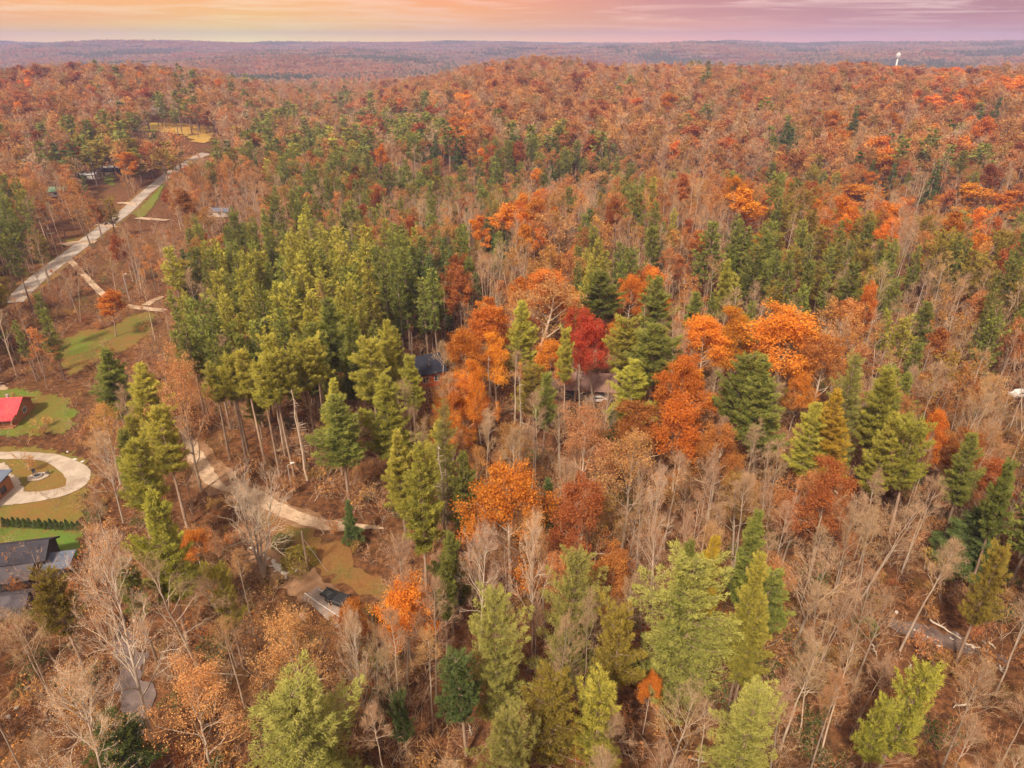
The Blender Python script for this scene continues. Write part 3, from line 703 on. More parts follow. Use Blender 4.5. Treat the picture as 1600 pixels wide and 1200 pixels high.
M_PLUM = roof_mat('shingle_roof_grey', (0.075, 0.065, 0.075, 1), (0.13, 0.11, 0.12, 1), 0.85, 0.2)
M_NAVY = roof_mat('shingle_roof_navy', (0.022, 0.024, 0.036, 1), (0.04, 0.042, 0.06, 1), 0.9, 0.1)
M_GREEN = roof_mat('metal_roof_green', (0.16, 0.28, 0.17, 1), (0.26, 0.38, 0.24, 1))
M_BROWNR = roof_mat('shingle_roof_brown', (0.20, 0.11, 0.09, 1), (0.30, 0.18, 0.15, 1), 0.9, 0.1)
M_WHITER = roof_mat('metal_roof_white', (0.70, 0.68, 0.66, 1), (0.80, 0.78, 0.76, 1))
M_WOOD = plain_mat('wall_cedar', (0.30, 0.12, 0.05, 1), (0.46, 0.20, 0.09, 1), 2.0, 0.8, 0.2, sx=(0.3, 0.3, 5))
M_DARKW = plain_mat('wall_dark', (0.05, 0.045, 0.05, 1), (0.085, 0.075, 0.08, 1), 2.0, 0.8, 0.2, sx=(0.3, 0.3, 5))
M_REDW = plain_mat('wall_red_orange', (0.50, 0.11, 0.035, 1), (0.62, 0.16, 0.05, 1), 2.0, 0.8, 0.2, sx=(0.3, 0.3, 5))
M_WHITE = plain_mat('white_trim', (0.78, 0.76, 0.73, 1), (0.68, 0.66, 0.63, 1), 1.0, 0.6, 0.3)
M_CREAM = plain_mat('wall_cream', (0.55, 0.48, 0.40, 1), (0.66, 0.6, 0.52, 1), 1.5, 0.8, 0.2)
M_BLACK = plain_mat('black_trim', (0.02, 0.02, 0.022, 1), (0.04, 0.04, 0.042, 1), 1.0, 0.6, 0.3)
M_GLASS = plain_mat('window_glass', (0.03, 0.035, 0.045, 1), (0.06, 0.07, 0.08, 1), 0.5, 0.08, 0.8)
M_STONE = plain_mat('pale_stone', (0.48, 0.42, 0.36, 1), (0.74, 0.68, 0.62, 1), 3.0, 0.9, 0.2, bump=0.4)
M_ROCK = plain_mat('grey_rock', (0.16, 0.13, 0.12, 1), (0.40, 0.35, 0.32, 1), 2.0, 0.9, 0.2, bump=0.5)
M_STEEL = plain_mat('galvanised_steel', (0.45, 0.44, 0.43, 1), (0.60, 0.58, 0.56, 1), 2.0, 0.45, 0.5, metal=0.4)
M_POLE = plain_mat('weathered_pole', (0.20, 0.13, 0.09, 1), (0.36, 0.26, 0.19, 1), 3.0, 0.9, 0.1, sx=(3, 3, 0.4))
M_LOG = plain_mat('fallen_wood', (0.38, 0.29, 0.22, 1), (0.66, 0.56, 0.46, 1), 2.0, 0.9, 0.1, sx=(3, 3, 3))
M_TYRE = plain_mat('tyre_rubber', (0.02, 0.02, 0.02, 1), (0.03, 0.03, 0.03, 1), 2, 0.9, 0.2)
def window(root, face, u, z, w, h, hw, hd, fm=None):
    """face: '+x','-x','+y','-y' ; u along the wall, z the sill height"""
    fr, pn = MB(), MB(); t = 0.07
    def bx(mb, a0, a1, z0, z1, d0, d1):
        if face[1] == 'y':
            s_ = 1 if face[0] == '+' else -1; y0, y1 = sorted((s_ * (hd + d0), s_ * (hd + d1))); mb.box(a0, a1, y0, y1, z0, z1)
        else:
            s_ = 1 if face[0] == '+' else -1; x0, x1 = sorted((s_ * (hw + d0), s_ * (hw + d1))); mb.box(x0, x1, a0, a1, z0, z1)
    bx(fr, u - w / 2 - t, u - w / 2, z - t, z + h + t, 0.002, 0.07); bx(fr, u + w / 2, u + w / 2 + t, z - t, z + h + t, 0.002, 0.07)
    bx(fr, u - w / 2, u + w / 2, z - t, z, 0.002, 0.07); bx(fr, u - w / 2, u + w / 2, z + h, z + h + t, 0.002, 0.07); bx(fr, u - 0.025, u + 0.025, z, z + h, 0.03, 0.06)
    bx(pn, u - w / 2, u + w / 2, z, z + h, 0.003, 0.028)
    f = fr.build('window', fm or M_WHITE, root); pn.build('pane', M_GLASS, f); return f
def door(root, face, u, w, h, hw, hd, mat, z0=0.0):
    mb, kb = MB(), MB(); s_ = 1 if face[0] == '+' else -1
    if face[1] == 'y':
        y0, y1 = sorted((s_ * (hd + .002), s_ * (hd + .06))); mb.box(u - w / 2, u + w / 2, y0, y1, z0, z0 + h)
        kb.tube((u + w * .35, s_ * (hd + .06), z0 + 1), (u + w * .35, s_ * (hd + .13), z0 + 1), .035)
    else:
        x0, x1 = sorted((s_ * (hw + .002), s_ * (hw + .06))); mb.box(x0, x1, u - w / 2, u + w / 2, z0, z0 + h)
        kb.tube((s_ * (hw + .06), u + w * .35, z0 + 1), (s_ * (hw + .13), u + w * .35, z0 + 1), .035)
    d = mb.build('door', mat, root); kb.build('handle', M_STEEL, d)
def gable(root, w, d, eave, ridge, roof, wall, x=0, y=0, z=0, over=0.5, rot=False, thick=0.16, trim=None):
    """walls with gable ends and a two-slope roof; the ridge runs along local x"""
    hw, hd = w / 2, d / 2
    MB().prism([(y - hd, z - 1.5), (y + hd, z - 1.5), (y + hd, z + eave), (y, z + ridge), (y - hd, z + eave)], x - hw, x + hw).build('wall', wall, root)
    sl = (ridge - eave) / hd; rb = MB()
    for s_ in (-1, 1):
        ye, ze = y + s_ * (hd + over), z + eave - over * sl
        P = [(y, z + ridge + 0.02), (ye, ze + 0.02), (ye, ze + thick), (y, z + ridge + thick + 0.05)]
        rb.prism(P if s_ > 0 else P[::-1], x - hw - over, x + hw + over)
    r_ = rb.build('roof', roof, root)
    if trim is not None:
        for e in (-1, 1):
            tb = MB(); xa, xb = sorted((x + e * (hw + over + .003), x + e * (hw + over + .06)))
            for s_ in (-1, 1):
                ye, ze = y + s_ * (hd + over), z + eave - over * sl
                P = [(y, z + ridge - 0.12), (ye, ze - 0.12), (ye, ze + thick + .03), (y, z + ridge + thick + 0.08)]
                tb.prism(P if s_ > 0 else P[::-1], xa, xb)
            tb.build('rake_board', trim, r_)
    return r_
def chimney(roof, x, y, z0, z1, s=0.7, mat=None):
    MB().box(x - s / 2, x + s / 2, y - s / 2, y + s / 2, z0, z1).box(x - s / 2 - .06, x + s / 2 + .06, y - s / 2 - .06, y + s / 2 + .06, z1, z1 + .12).build('chimney', mat or M_STONE, roof)
HOUSES = []
def house_root(name, px, py, rz, label, cat='house', h=0.0, group=None):
    g = ray_ground(px, py, h); o = empty(name, (g[0], g[1], g[2]), rz); tag(o, label, cat, group)
    a = np.linspace(-4, 4, 5); X, Y = np.meshgrid(a, a)
    X2, Y2 = (X, Y) if px < 120 and py > 500 else (X[2:3, 1:4:2], Y[2:3, 1:4:2])
    for hz in (1.5, 3.5): KEEPV.append(np.stack([X2.ravel() + g[0], Y2.ravel() + g[1], np.full(X2.size, g[2] + hz)], -1))
    KEEP.append(np.stack([X.ravel() * 1.4 + g[0], Y.ravel() * 1.4 + g[1], np.full(25, g[2])], -1)); HOUSES.append((name, px, py)); return o, g

# the cabin with the red roof (its left half is outside the frame)
o, g = house_root('cabin', 4, 652, R(8), 'log cabin with bright red metal roof and porch on the green lawn', 'cabin')
rf = gable(o, 10, 7.2, 2.7, 4.6, M_RED, M_WOOD, over=0.6); chimney(rf, 2.2, 0.6, 3.4, 5.2, 0.45, M_STEEL)
MB().prism([(-3.9, 2.60), (-6.1, 2.05), (-6.1, 2.17), (-3.9, 2.74)], -5.4, 5.4).build('porch_roof', M_RED, o)
MB().box(-5.2, 5.2, -6.0, -3.6, -0.6, 0.25).build('porch_deck', M_WOOD, o)
for x in (-5, -2.5, 0, 2.5, 5): MB().box(x - .09, x + .09, -5.95, -5.77, 0.25, 2.06).build('porch_post', M_WOOD, o)
rb = MB()
for z in (0.65, 1.05): rb.box(-4.9, 4.9, -5.9, -5.83, z, z + .06)
rb.build('railing', M_WOOD, o); door(o, '-y', 0.5, 1.0, 2.1, 5, 3.6, M_DARKW, 0.25)
for u in (-2.6, 3.0): window(o, '-y', u, 1.0, 1.2, 1.1, 5, 3.6)
window(o, '+x', 0, 1.0, 1.3, 1.1, 5, 3.6)
# the house with the blue-grey roof beside the loop drive
o, g = house_root('house', -42, 784, R(2), 'cedar house with flat blue-grey metal roof beside the loop driveway')
MB().box(-5, 5, -4, 4, -1.2, 2.9).build('wall', M_WOOD, o)
rf = MB().prism([(-4.6, 2.93), (4.6, 3.7), (4.6, 3.88), (-4.6, 3.11)], -5.5, 5.5).build('roof', M_BLUE, o)
MB().box(-5.5, 5.5, -4.66, -4.603, 2.86, 3.14).build('gutter', M_WHITE, rf)
window(o, '-y', 2.6, 0.9, 1.8, 1.3, 5, 4, M_BLACK); window(o, '-y', -2, 0.9, 1.4, 1.3, 5, 4, M_BLACK); window(o, '+x', 1.4, 0.9, 1.3, 1.2, 5, 4, M_BLACK); door(o, '+x', -1.6, 1.0, 2.1, 5, 4, M_DARKW)
MB().box(-5.2, 5.2, -5.6, -4.05, -0.5, 0.05).build('deck', M_WOOD, o)
# the dark house of several roofs
o, g = house_root('house', 30, 912, R(12), 'large dark house with stepped charcoal and grey roofs below the bright lawn')
gable(o, 9, 5, 3.6, 5.0, M_SLATE, M_DARKW, x=-0.5, y=3.0, over=0.4, trim=M_BLACK)
MB().prism([(-2.6, 2.3), (0.45, 3.3), (0.45, 3.44), (-2.6, 2.44)], -5.5, 2.9).build('roof', M_PLUM, o)
MB().box(-5.2, 2.6, -2.2, 0.44, -1.5, 2.3).build('wall', M_DARKW, o)
MB().box(3.9, 7.2, -0.4, 2.4, -1.5, 2.2).build('wall', M_DARKW, o)
MB().prism([(-0.8, 2.25), (2.8, 2.75), (2.8, 2.88), (-0.8, 2.38)], 3.7, 7.6).build('roof', M_BLUE, o)
rf = gable(o, 9, 4.6, 2.3, 3.5, M_PLUM, M_DARKW, x=-0.5, y=-6.2, z=-0.6, over=0.4); chimney(rf, -2.2, -6.0, 2.0, 3.6, 0.5)
for u in (-3.5, -1.2, 1.2): window(o, '-y', u, 0.8, 1.2, 1.1, 4.5, 2.2, M_BLACK)
for u in (-3.2, 0.2, 2.4): window(o, '-y', u, 0.1, 1.1, 1.1, 4.5, 8.5, M_WHITE)
door(o, '-y', -1.5, 0.95, 2.0, 4.5, 8.5, M_WOOD, -0.7)
# the red-walled house between the pines
o, g = house_root('house', 656, 596, R(28), 'red-walled house with navy roof half hidden behind the pines')
gable(o, 9, 8, 3.8, 6.2, M_NAVY, M_REDW, over=0.6, trim=M_BLACK)
for u, z in ((-1.8, 1.0), (1.4, 1.0), (-0.9, 3.3), (0.9, 3.3)): window(o, '+x', u, z, 0.9, 0.9, 4.5, 4.0)
for u in (-2.8, 0.0, 2.8): window(o, '-y', u, 1.4, 1.3, 1.3, 4.5, 4.0)
door(o, '+x', 3.1, 0.95, 2.1, 4.5, 4.0, M_WHITE); MB().box(4.56, 7.4, -4.0, 4.4, -0.8, 0.06).build('deck', M_WOOD, o)
# the dark lodge in the middle
o, g = house_root('house', 910, 616, R(-6), 'dark house with dusky brown roof behind the bare trees in the middle')
gable(o, 13, 7, 3.4, 5.2, M_BROWNR, M_DARKW, over=0.9)
for u in (-4.6, -1.8, 1.4, 4.4): window(o, '-y', u, 0.9, 1.9, 1.8, 6.5, 3.5, M_BLACK)
MB().box(-6.2, 6.2, -6.2, -3.56, -1.0, 0.1).build('deck', M_WOOD, o); door(o, '-y', 3.0, 0.95, 2.1, 6.5, 3.5, M_WOOD, 0.1)
# small buildings along the road and far off
def small_house(px, py, rz, w, d, e, rd, roof, wall, label, cat='house', name='house'):
    o, g = house_root(name, px, py, rz, label, cat)
    gable(o, w, d, e, rd, roof, wall, over=0.5)
    for u in (-w * .28, w * .12): window(o, '-y', u, 1.0, 1.4, 1.1, w / 2, d / 2)
    door(o, '-y', w * .34, 1.0, 2.1, w / 2, d / 2, M_WHITE); return o
small_house(87, 305, R(15), 10, 7, 2.6, 4.3, M_GREEN, M_CREAM, 'small building with pale green roof among rusty trees left of the road')
small_house(133, 279, R(8), 14, 6, 2.6, 3.6, M_WHITER, M_CREAM, 'white single-storey house on the gravel yard beyond the green roof')
small_house(172, 268, R(4), 13, 4.5, 2.6, 3.2, M_WHITER, M_DARKW, 'long narrow trailer home with white roof next to the small green yard', 'trailer home')
small_house(344, 337, R(-4), 10, 5, 2.6, 3.6, M_BLUE, M_CREAM, 'low building with bluish roof in the brown woods right of the road')
small_house(399, 146, R(2), 26, 10, 4.0, 6.0, M_WHITER, M_CREAM, 'long white barn at the edge of the far clearing', 'barn', 'barn')
small_house(168, 169, R(4), 26, 11, 4.5, 6.5, M_WHITER, M_CREAM, 'pale house far off among orange trees above the golden field')
small_house(244, 177, R(-8), 14, 9, 3.5, 5.5, M_WHITER, M_CREAM, 'tiny pinkish-white house just behind the golden field')
small_house(505, 141, R(2), 18, 9, 3.5, 5.5, M_WHITER, M_CREAM, 'white farmhouse on the bare ground of the far valley')

# ------------------------------------------------------------------ water tower on the horizon
def tower_pos(px, ytop, dist):
    d = _f + (px - 800) / F * np.array([1., 0, 0]) - (ytop - 600) / F * _u; k = dist / math.hypot(d[0], d[1])
    p = CAM + d * k; return p
p = tower_pos(1405, 82, 2300.0); gz = float(terrain(p[0], p[1])); H = p[2] - gz
o = empty('water_tower', (p[0], p[1], gz)); tag(o, 'white water tower rising from the far woods below the pink horizon', 'water tower')
MB().lathe([(0.5, H), (3.2, H - 1.0), (5.4, H - 4), (5.8, H - 7), (4.8, H - 11), (2.6, H - 14.5), (1.6, H - 16)]).build('tank', M_WHITE, o, smooth_=True)
MB().lathe([(2.0, H - 16.01), (1.9, 6), (3.4, 0.5), (3.6, -2)]).build('column', M_WHITE, o, smooth_=True)

# ------------------------------------------------------------------ poles
def pole(px, py, H, label, lean=0.0, arm=True, lamp=False, r=0.15, rz=0.4, guy=False, name='utility_pole'):
    g = ray_ground(px, py); o = empty(name, (g[0], g[1], g[2]), rz); o.rotation_euler[1] = lean
    tag(o, label, 'lamp post' if lamp else 'pole')
    MB().tube((0, 0, -0.5), (0, 0, H), r * 1.15, r * 0.8, 8).build('shaft', M_STEEL if lamp else M_POLE, o)
    if arm:
        a = MB().box(-1.2, 1.2, -0.06, 0.06, H - 0.9, H - 0.76).build('crossarm', M_POLE, o)
        for x in (-1.1, -0.45, 0.45, 1.1): MB().lathe([(0.05, H - 0.755), (0.09, H - 0.68), (0.05, H - 0.6)], 8).build('insulator', M_STEEL, a).location.x = x
    if lamp:
        MB().tube((0, 0, H - .1), (0.7, 0, H + .15), 0.05).build('arm', M_STEEL, o)
        MB().box(0.5, 1.15, -0.16, 0.16, H + .10, H + .28).build('lamp_head', M_WHITE, o, 0.04)
    if guy: MB().tube((0.1, 0, H * .8), (2.6, -1.2, 0.0), 0.03, 0.03, 5).build('guy_wire', M_STEEL, o)
    KEEPV.append(np.array([[g[0], g[1], g[2] + H * t] for t in (0.3, 0.6, 0.95)])); return o
pole(208, 300, 13, 'tall utility pole left of the straight stretch of road')
pole(97, 252, 14, 'pale utility pole rising above the trees far left of the road')
pole(91, 402, 10, 'pale utility pole beside the grass yard at the road')
pole(6, 430, 10, 'utility pole at the left edge beneath the yellowish pines')
pole(203, 471, 9, 'lamp post standing over the curving lane', 0.0, False, True)
pole(457, 772, 6, 'short lamp post on the bank above the gravel drive', 0.0, False, True, 0.08)
pole(482, 893, 7.5, 'brown pole with a guy wire by the olive shrub', 0.0, False, guy=True)
o = pole(1578, 318, 24, 'tall pale pole with crossarm above the right-hand woods', r=0.2)

# ------------------------------------------------------------------ vehicles and small things
def car(px, py, rz, paint, label, h=0.0):
    g = ray_ground(px, py, h); o = empty('parked_car', (g[0], g[1], g[2] + 0.14), rz); tag(o, label, 'car')
    body = [(-2.25, .35), (-2.2, .85), (-1.3, .98), (-0.75, 1.42), (0.95, 1.45), (1.75, 1.0), (2.25, .92), (2.3, .35)]
    MB().prism([(x, z) for x, z in body], -0.85, 0.85, 'y').build('body', paint, o, 0.05)
    MB().prism([(-1.15, .99), (-0.72, 1.36), (0.92, 1.39), (1.55, 1.01)], -0.865, 0.865, 'y').build('window', M_GLASS, o)
    for x in (-1.45, 1.45):
        for y in (-0.86, 0.86):
            w = MB().tube((x, y - .11, .33), (x, y + .11, .33), .33, None, 16).build('wheel', M_TYRE, o)
            MB().tube((x, y - .12, .33), (x, y + .12, .33), .19, None, 12).build('rim', M_STEEL, w)
    KEEPV.append(np.array([[g[0], g[1], g[2] + .8]])); KEEP.append(np.array([[g[0], g[1], g[2]]])); return o
P_BLACK = plain_mat('car_paint_black', (0.012, 0.013, 0.016, 1), (0.02, 0.02, 0.024, 1), 1, 0.25, 0.6)
P_WHITE = plain_mat('car_paint_white', (0.75, 0.75, 0.76, 1), (0.8, 0.8, 0.8, 1), 1, 0.3, 0.5)
P_GREY = plain_mat('car_paint_grey', (0.35, 0.36, 0.38, 1), (0.4, 0.4, 0.42, 1), 1, 0.3, 0.5)
car(534, 946, R(-28), P_BLACK, 'black car parked at the edge of the paved strip with the white line')
car(931, 628, R(5), P_WHITE, 'pale car parked in front of the dark brown-roofed house')
car(1592, 620, R(10), P_WHITE, 'white car just inside the right edge between the bare trees')
def barrel(px, py, label, rad, H, mat, name, cat, dome=False):
    g = ray_ground(px, py); o = empty(name, (g[0], g[1], g[2] + 0.1)); tag(o, label, cat)
    if dome:
        MB().lathe([(rad * .3, H), (rad * .75, H * .86), (rad, H * .55), (rad * .85, H * .25), (rad * .5, 0.12)]).build('tank', mat, o, smooth_=True)
        for a in (0, 2.1, 4.2): MB().tube((rad * .6 * math.cos(a), rad * .6 * math.sin(a), -.15), (rad * .6 * math.cos(a), rad * .6 * math.sin(a), .35), .06).build('leg', M_BLACK, o)
    else:
        MB().lathe([(rad * .93, 0), (rad, .05), (rad, H * .33), (rad * 1.04, H * .35), (rad, H * .37), (rad, H * .92)]).build('body', mat, o)
        MB().lathe([(rad * 1.06, H * .921), (rad * 1.06, H * .97), (rad * .2, H)]).build('lid', mat, o)
    KEEPV.append(np.array([[g[0], g[1], g[2] + .8]])); return o
barrel(473, 970, 'white rounded tank on short legs in the russet brush', 0.62, 1.15, M_WHITE, 'storage_tank', 'tank', True)
barrel(441, 911, 'black bin standing alone below the pale stones', 0.42, 1.0, P_BLACK, 'bin', 'bin')
# a dark trailer with a heap beside the black car
g = ray_ground(517, 934); o = empty('utility_trailer', (g[0], g[1], g[2] + .1), R(-28)); tag(o, 'low dark trailer loaded with dark bundles left of the black car', 'trailer')
MB().box(-1.3, 1.3, -.7, .7, .42, .52).box(-1.3, 1.3, -.7, -.64, .52, .85).box(-1.3, 1.3, .64, .7, .52, .85).build('bed', M_BLACK, o)
MB().box(-2.3, -1.3, -.05, .05, .44, .52).build('tongue', M_STEEL, o)
for y in (-.82, .82): MB().tube((0, y - .09, .3), (0, y + .09, .3), .3, None, 14).build('wheel', M_TYRE, o)
def boulder_mesh(seed, flat=0.6):
    r = np.random.default_rng(seed); import bmesh
    bm = bmesh.new(); bmesh.ops.create_icosphere(bm, subdivisions=2, radius=1.0)
    ph = r.uniform(0, 6.28, 6)
    for v in bm.verts:
        c = v.co; k = 1 + 0.18 * math.sin(3 * c.x + ph[0]) + 0.16 * math.sin(4 * c.y + ph[1]) + 0.14 * math.sin(5 * c.z + ph[2]) + r.normal(0, .05)
        v.co = (c.x * k, c.y * k, c.z * k * flat)
    me = bpy.data.meshes.new('boulder'); bm.to_mesh(me); bm.free(); me.materials.append(M_STONE); return me
BOULD = [boulder_mesh(i, f) for i, f in enumerate((0.6, 0.5, 0.75, 0.55))]
BOULD_G = []
for _b in BOULD: _c = _b.copy(); _c.materials.clear(); _c.materials.append(M_ROCK); BOULD_G.append(_c)
def boulder(px, py, s, label, group=None, i=0):
    g = ray_ground(px, py); o = mobj('boulder', (BOULD_G if group and 'creek' in group and i % 3 else BOULD)[i % 4]); o.location = (g[0], g[1], g[2] + 0.12 + s * .25); o.scale = (s, s * .8, s * .8)
    o.rotation_euler[2] = i * 1.3; tag(o, label, 'boulder', group); KEEPV.append(np.array([[g[0], g[1], g[2] + .3]])); return o
bme = BOULD[1].copy(); bme.materials.clear(); bme.materials.append(M_BLACK)
o = mobj('bundle', bme); o.location = (g[0], g[1], g[2] + .88); o.scale = (.95, .5, .55); o.rotation_euler[2] = R(-28); tag(o, 'dark lumpy bundle heaped on the low trailer', 'bundle')
for i, (x, y, s, l) in enumerate([(118, 719, .42, 'pale boulder left of the pair by the sprawling bare tree at the loop'), (130, 722, .38, 'pale boulder right of the pair by the sprawling bare tree at the loop'),
        (106, 707, .3, 'small pale stone on the lawn above the loop driveway'), (138, 747, .35, 'pale stone at the outer edge of the loop driveway'), (146, 749, .3, 'small grey-white stone behind the one at the loop driveway edge'),
        (43, 1076, .3, 'white stone highest on the brown bank at the lower left'), (27, 1108, .3, 'dull grey stone midway down the brown bank at the lower left'),
        (14, 1122, .36, 'white stone lowest on the brown bank at the lower left edge')]):
    boulder(x, y, s, l, None, i)
for i, (x, y, s) in enumerate([(392, 858, .35), (399, 862, .3), (412, 869, .25), (420, 874, .3), (428, 880, .5), (434, 886, .6), (438, 892, .55), (444, 897, .5), (432, 893, .4), (446, 904, .35), (457, 890, .25), (463, 893, .3), (424, 886, .3), (450, 897, .25)]):
    boulder(x, y, s, 'pale rock in the stony wash below the gravel drive', 'rocks of the stony wash', i)
# foam-white stones in the creek at the right
for i in range(20):
    t = rng.uniform(0, 1); x = 1396 + t * 145 + rng.normal(0, 5); y = 974 + t * 45 + rng.normal(0, 7)
    boulder(x, y, rng.uniform(.1, .3), 'white or grey stone lying in the creek on the right', 'stones in the right-hand creek', i)
# fire pit on its pale round pad
g = ray_ground(60, 746)
th = np.linspace(0, 2 * math.pi, 28, endpoint=False)
region('gravel_pad', [(g[0] + 2.2 * math.cos(t), g[1] + 1.7 * math.sin(t)) for t in th], CONC, 0.24, 0.25, 0.15, world=True)
o = empty('fire_pit', (g[0], g[1], g[2] + .25)); tag(o, 'round stone fire pit on the pale pad inside the loop driveway', 'fire pit')
rb = MB()
for t in np.linspace(0, 2 * math.pi, 14, endpoint=False):
    c, s_ = math.cos(t), math.sin(t); rb.tube((c * .75, s_ * .75, 0), (c * .75, s_ * .75, .38), .19, .16, 6)
rb.build('stone_ring', M_ROCK, o); MB().lathe([(.56, 0), (.56, .12), (.1, .2)], 14).build('ash_bed', M_BLACK, o)
for i, a in enumerate((0.6, 2.4)):
    ch = empty('garden_chair', (g[0] + 1.6 * math.cos(a), g[1] + 1.35 * math.sin(a), g[2] + .25), a + math.pi / 2)
    tag(ch, 'dark garden chair beside the round fire pit', 'chair', 'chairs round the fire pit')
    MB().box(-.3, .3, -.28, .28, .36, .42).build('seat', M_DARKW, ch); MB().box(-.3, .3, -.34, -.28, .36, 1.0).build('backrest', M_DARKW, ch)
    for x in (-.27, .27):
        for y in (-.25, .25): MB().box(x - .03, x + .03, y - .03, y + .03, 0, .36).build('leg', M_DARKW, ch)

# fallen logs
def log_(x0, y0, x1, y1, r, label, group=None, mat=None):
    a = ray_ground(x0, y0); b = ray_ground(x1, y1); L_ = float(np.linalg.norm(b - a)); n = 8; acc = Acc(); q = np.random.default_rng(int(x0 + y0))
    P = a[None] + (b - a)[None] * np.linspace(0, 1, n)[:, None]; P[:, 2] = terrain(P[:, 0], P[:, 1]) + r * 1.1 + .35 * (q.random() + .2); P[1:-1, :2] += q.normal(0, .12, (n - 2, 2))
    o0 = P[0].copy(); P = P - o0; acc.tube(P, np.linspace(r, r * .45, n), 7, .5)
    for _ in range(3):
        i = int(q.integers(2, n - 1)); d = q.normal(0, 1, 3); d[2] = abs(d[2]) * .8; d /= np.linalg.norm(d); acc.tube([P[i], P[i] + d * q.uniform(.3, 1.0)], [r * .35, .015], 4, .5)
    o = mobj('fallen_log', acc.mesh('fallen_log', [mat or M_LOG], {0: 0})); o.location = o0
    tag(o, label, 'log', group)
log_(424, 711, 492, 690, .22, 'long pale log lying under the edge of the pine stand')
log_(470, 690, 528, 684, .16, 'shorter pale log just right of the long one under the pines')
log_(1452, 972, 1500, 1002, .16, 'pale log slanting across the right-hand creek')
log_(1505, 1005, 1548, 1024, .12, 'thin pale log at the lower end of the right-hand creek')
log_(308, 1052, 380, 1056, .10, 'thin white log upper of two lying in the brush right of the stream')
log_(318, 1066, 362, 1070, .09, 'thin white log lower of two lying in the brush right of the stream')
log_(320, 1136, 366, 1120, .15, 'pale log behind the round salmon tree at the lower left')
log_(1228, 900, 1252, 940, .12, 'pale fallen trunk leaning in the dark woods right of the feathery pines')
log_(1075, 1185, 1130, 1200, .12, 'thin pale log on the rusty ground near the bottom edge')
for i in range(26):
    px, py = rng.uniform(700, 1590), rng.uniform(760, 1190)
    a = rng.uniform(0, 3.14); l = rng.uniform(15, 38)
    log_(px, py, px + l * math.cos(a), py + l * .55 * math.sin(a), rng.uniform(.07, .16), 'weathered log lying on the rusty leaf litter', 'logs on the woodland floor')

# ------------------------------------------------------------------ tree library
LIB = {}
def lib(fam, shape, lod):
    """(trunk mesh, crown mesh) of one family, shape and detail level"""
    key = (fam, shape, lod)
    if key in LIB: return LIB[key]
    sd = hash((len(fam), fam[0], shape, lod)) % 100000 if False else (ord(fam[0]) * 131 + ord(fam[-1]) * 17 + shape * 7 + lod * 1009)
    if fam == 'pine':
        prm = [dict(cb=.54, Rw=3.4, expo=.42), dict(cb=.44, Rw=3.3, expo=.55), dict(cb=.32, Rw=4.0, expo=.62), dict(cb=.5, Rw=3.8, expo=.38), dict(cb=.25, Rw=4.3, expo=.66), dict(cb=.38, Rw=3.1, expo=.6)][shape % 6]
        a = pine(sd, lod, **prm)
    elif fam == 'standpine': a = pine(sd, lod, cb=.64, Rw=3.0, expo=.45)
    elif fam == 'feather': a = pine(sd, lod, cb=(.16, .10)[shape % 2], Rw=(4.6, 5.0)[shape % 2], expo=(.62, .38)[shape % 2], dense=(.6, .95)[shape % 2], fine=.74)
    elif fam == 'hemlock': a = pine(sd, lod, cb=.10, Rw=3.3, droop=.3, dense=1.25, expo=.85, H=18.0)
    elif fam == 'roundpine': a = pine(sd, lod, cb=(.45, .38)[shape % 2], Rw=4.1, expo=.36, dense=.75, H=18.0)
    elif fam == 'autumn': a = broad(sd, lod, 'round', H=20, cb=(.3, .42, .36, .5)[shape % 4], Rw=(4.4, 3.6, 5.0, 3.4)[shape % 4], leaves=15000, leaf=.25, twig=.3)
    elif fam == 'oak': a = broad(sd, lod, 'round', H=21, cb=(.38, .5, .32, .45)[shape % 4], Rw=(4.4, 3.6, 5.2, 3.9)[shape % 4], leaves=3600, leaf=.23, twig=1.0)
    elif fam == 'bare': a = broad(sd, lod, 'bare', H=23, cb=(.55, .64, .42, .70, .56, .50, .34, .66)[shape % 8] - (0, .09, .16)[lod], Rw=(2.9, 2.3, 3.8, 2.2, 3.2, 2.6, 4.6, 2.5)[shape % 8] * (1, 1.12, 1.2)[lod], twig=(1.0, 1.7, 1.5)[lod], stems=(1, 1, 1, 1, 2, 1, 1, 1)[shape % 8])
    elif fam == 'sycamore': a = broad(sd, lod, 'bare', H=22, cb=(.25, .3)[shape % 2], Rw=(5.0, 5.0)[shape % 2], twig=(.35, 1.6)[shape % 2], leaves=(700, 3400)[shape % 2], leaf=.15, limbs=1.5, stems=(4, 1)[shape % 2])
    elif fam == 'salmon': a = broad(sd, lod, 'round', H=16, cb=.22, Rw=(5.0, 5.6)[shape % 2], leaves=5200, leaf=.2, twig=1.5, stems=1)
    elif fam == 'snag': a = snag(sd)
    bark = MT['bark_w'] if fam in ('sycamore',) else MT['bark_b'] if fam in ('bare', 'oak', 'autumn', 'salmon', 'snag') else MT['bark_p']
    if lod == 2 or (lod == 1 and fam in ('oak', 'autumn', 'pine', 'roundpine')): bark = MT['bark_f']
    two = fam in ('autumn', 'oak', 'salmon', 'sycamore')
    if fam == 'snag': mats, mp_ = [MT['bark_b']], {1: 0}
    elif two: mats, mp_ = [MT['twig_s'], MT['leaf_o']], {1: 0, 2: 1}
    elif fam == 'bare': mats, mp_ = [MT['twig_b']], {1: 0}
    else: mats, mp_ = [MT['pine_g']], {1: 0}
    LIB[key] = (a.mesh(fam + '_trunk', [bark], {0: 0}), a.mesh(fam + '_crown', mats, mp_), a, bark, mats, mp_)
    return LIB[key]
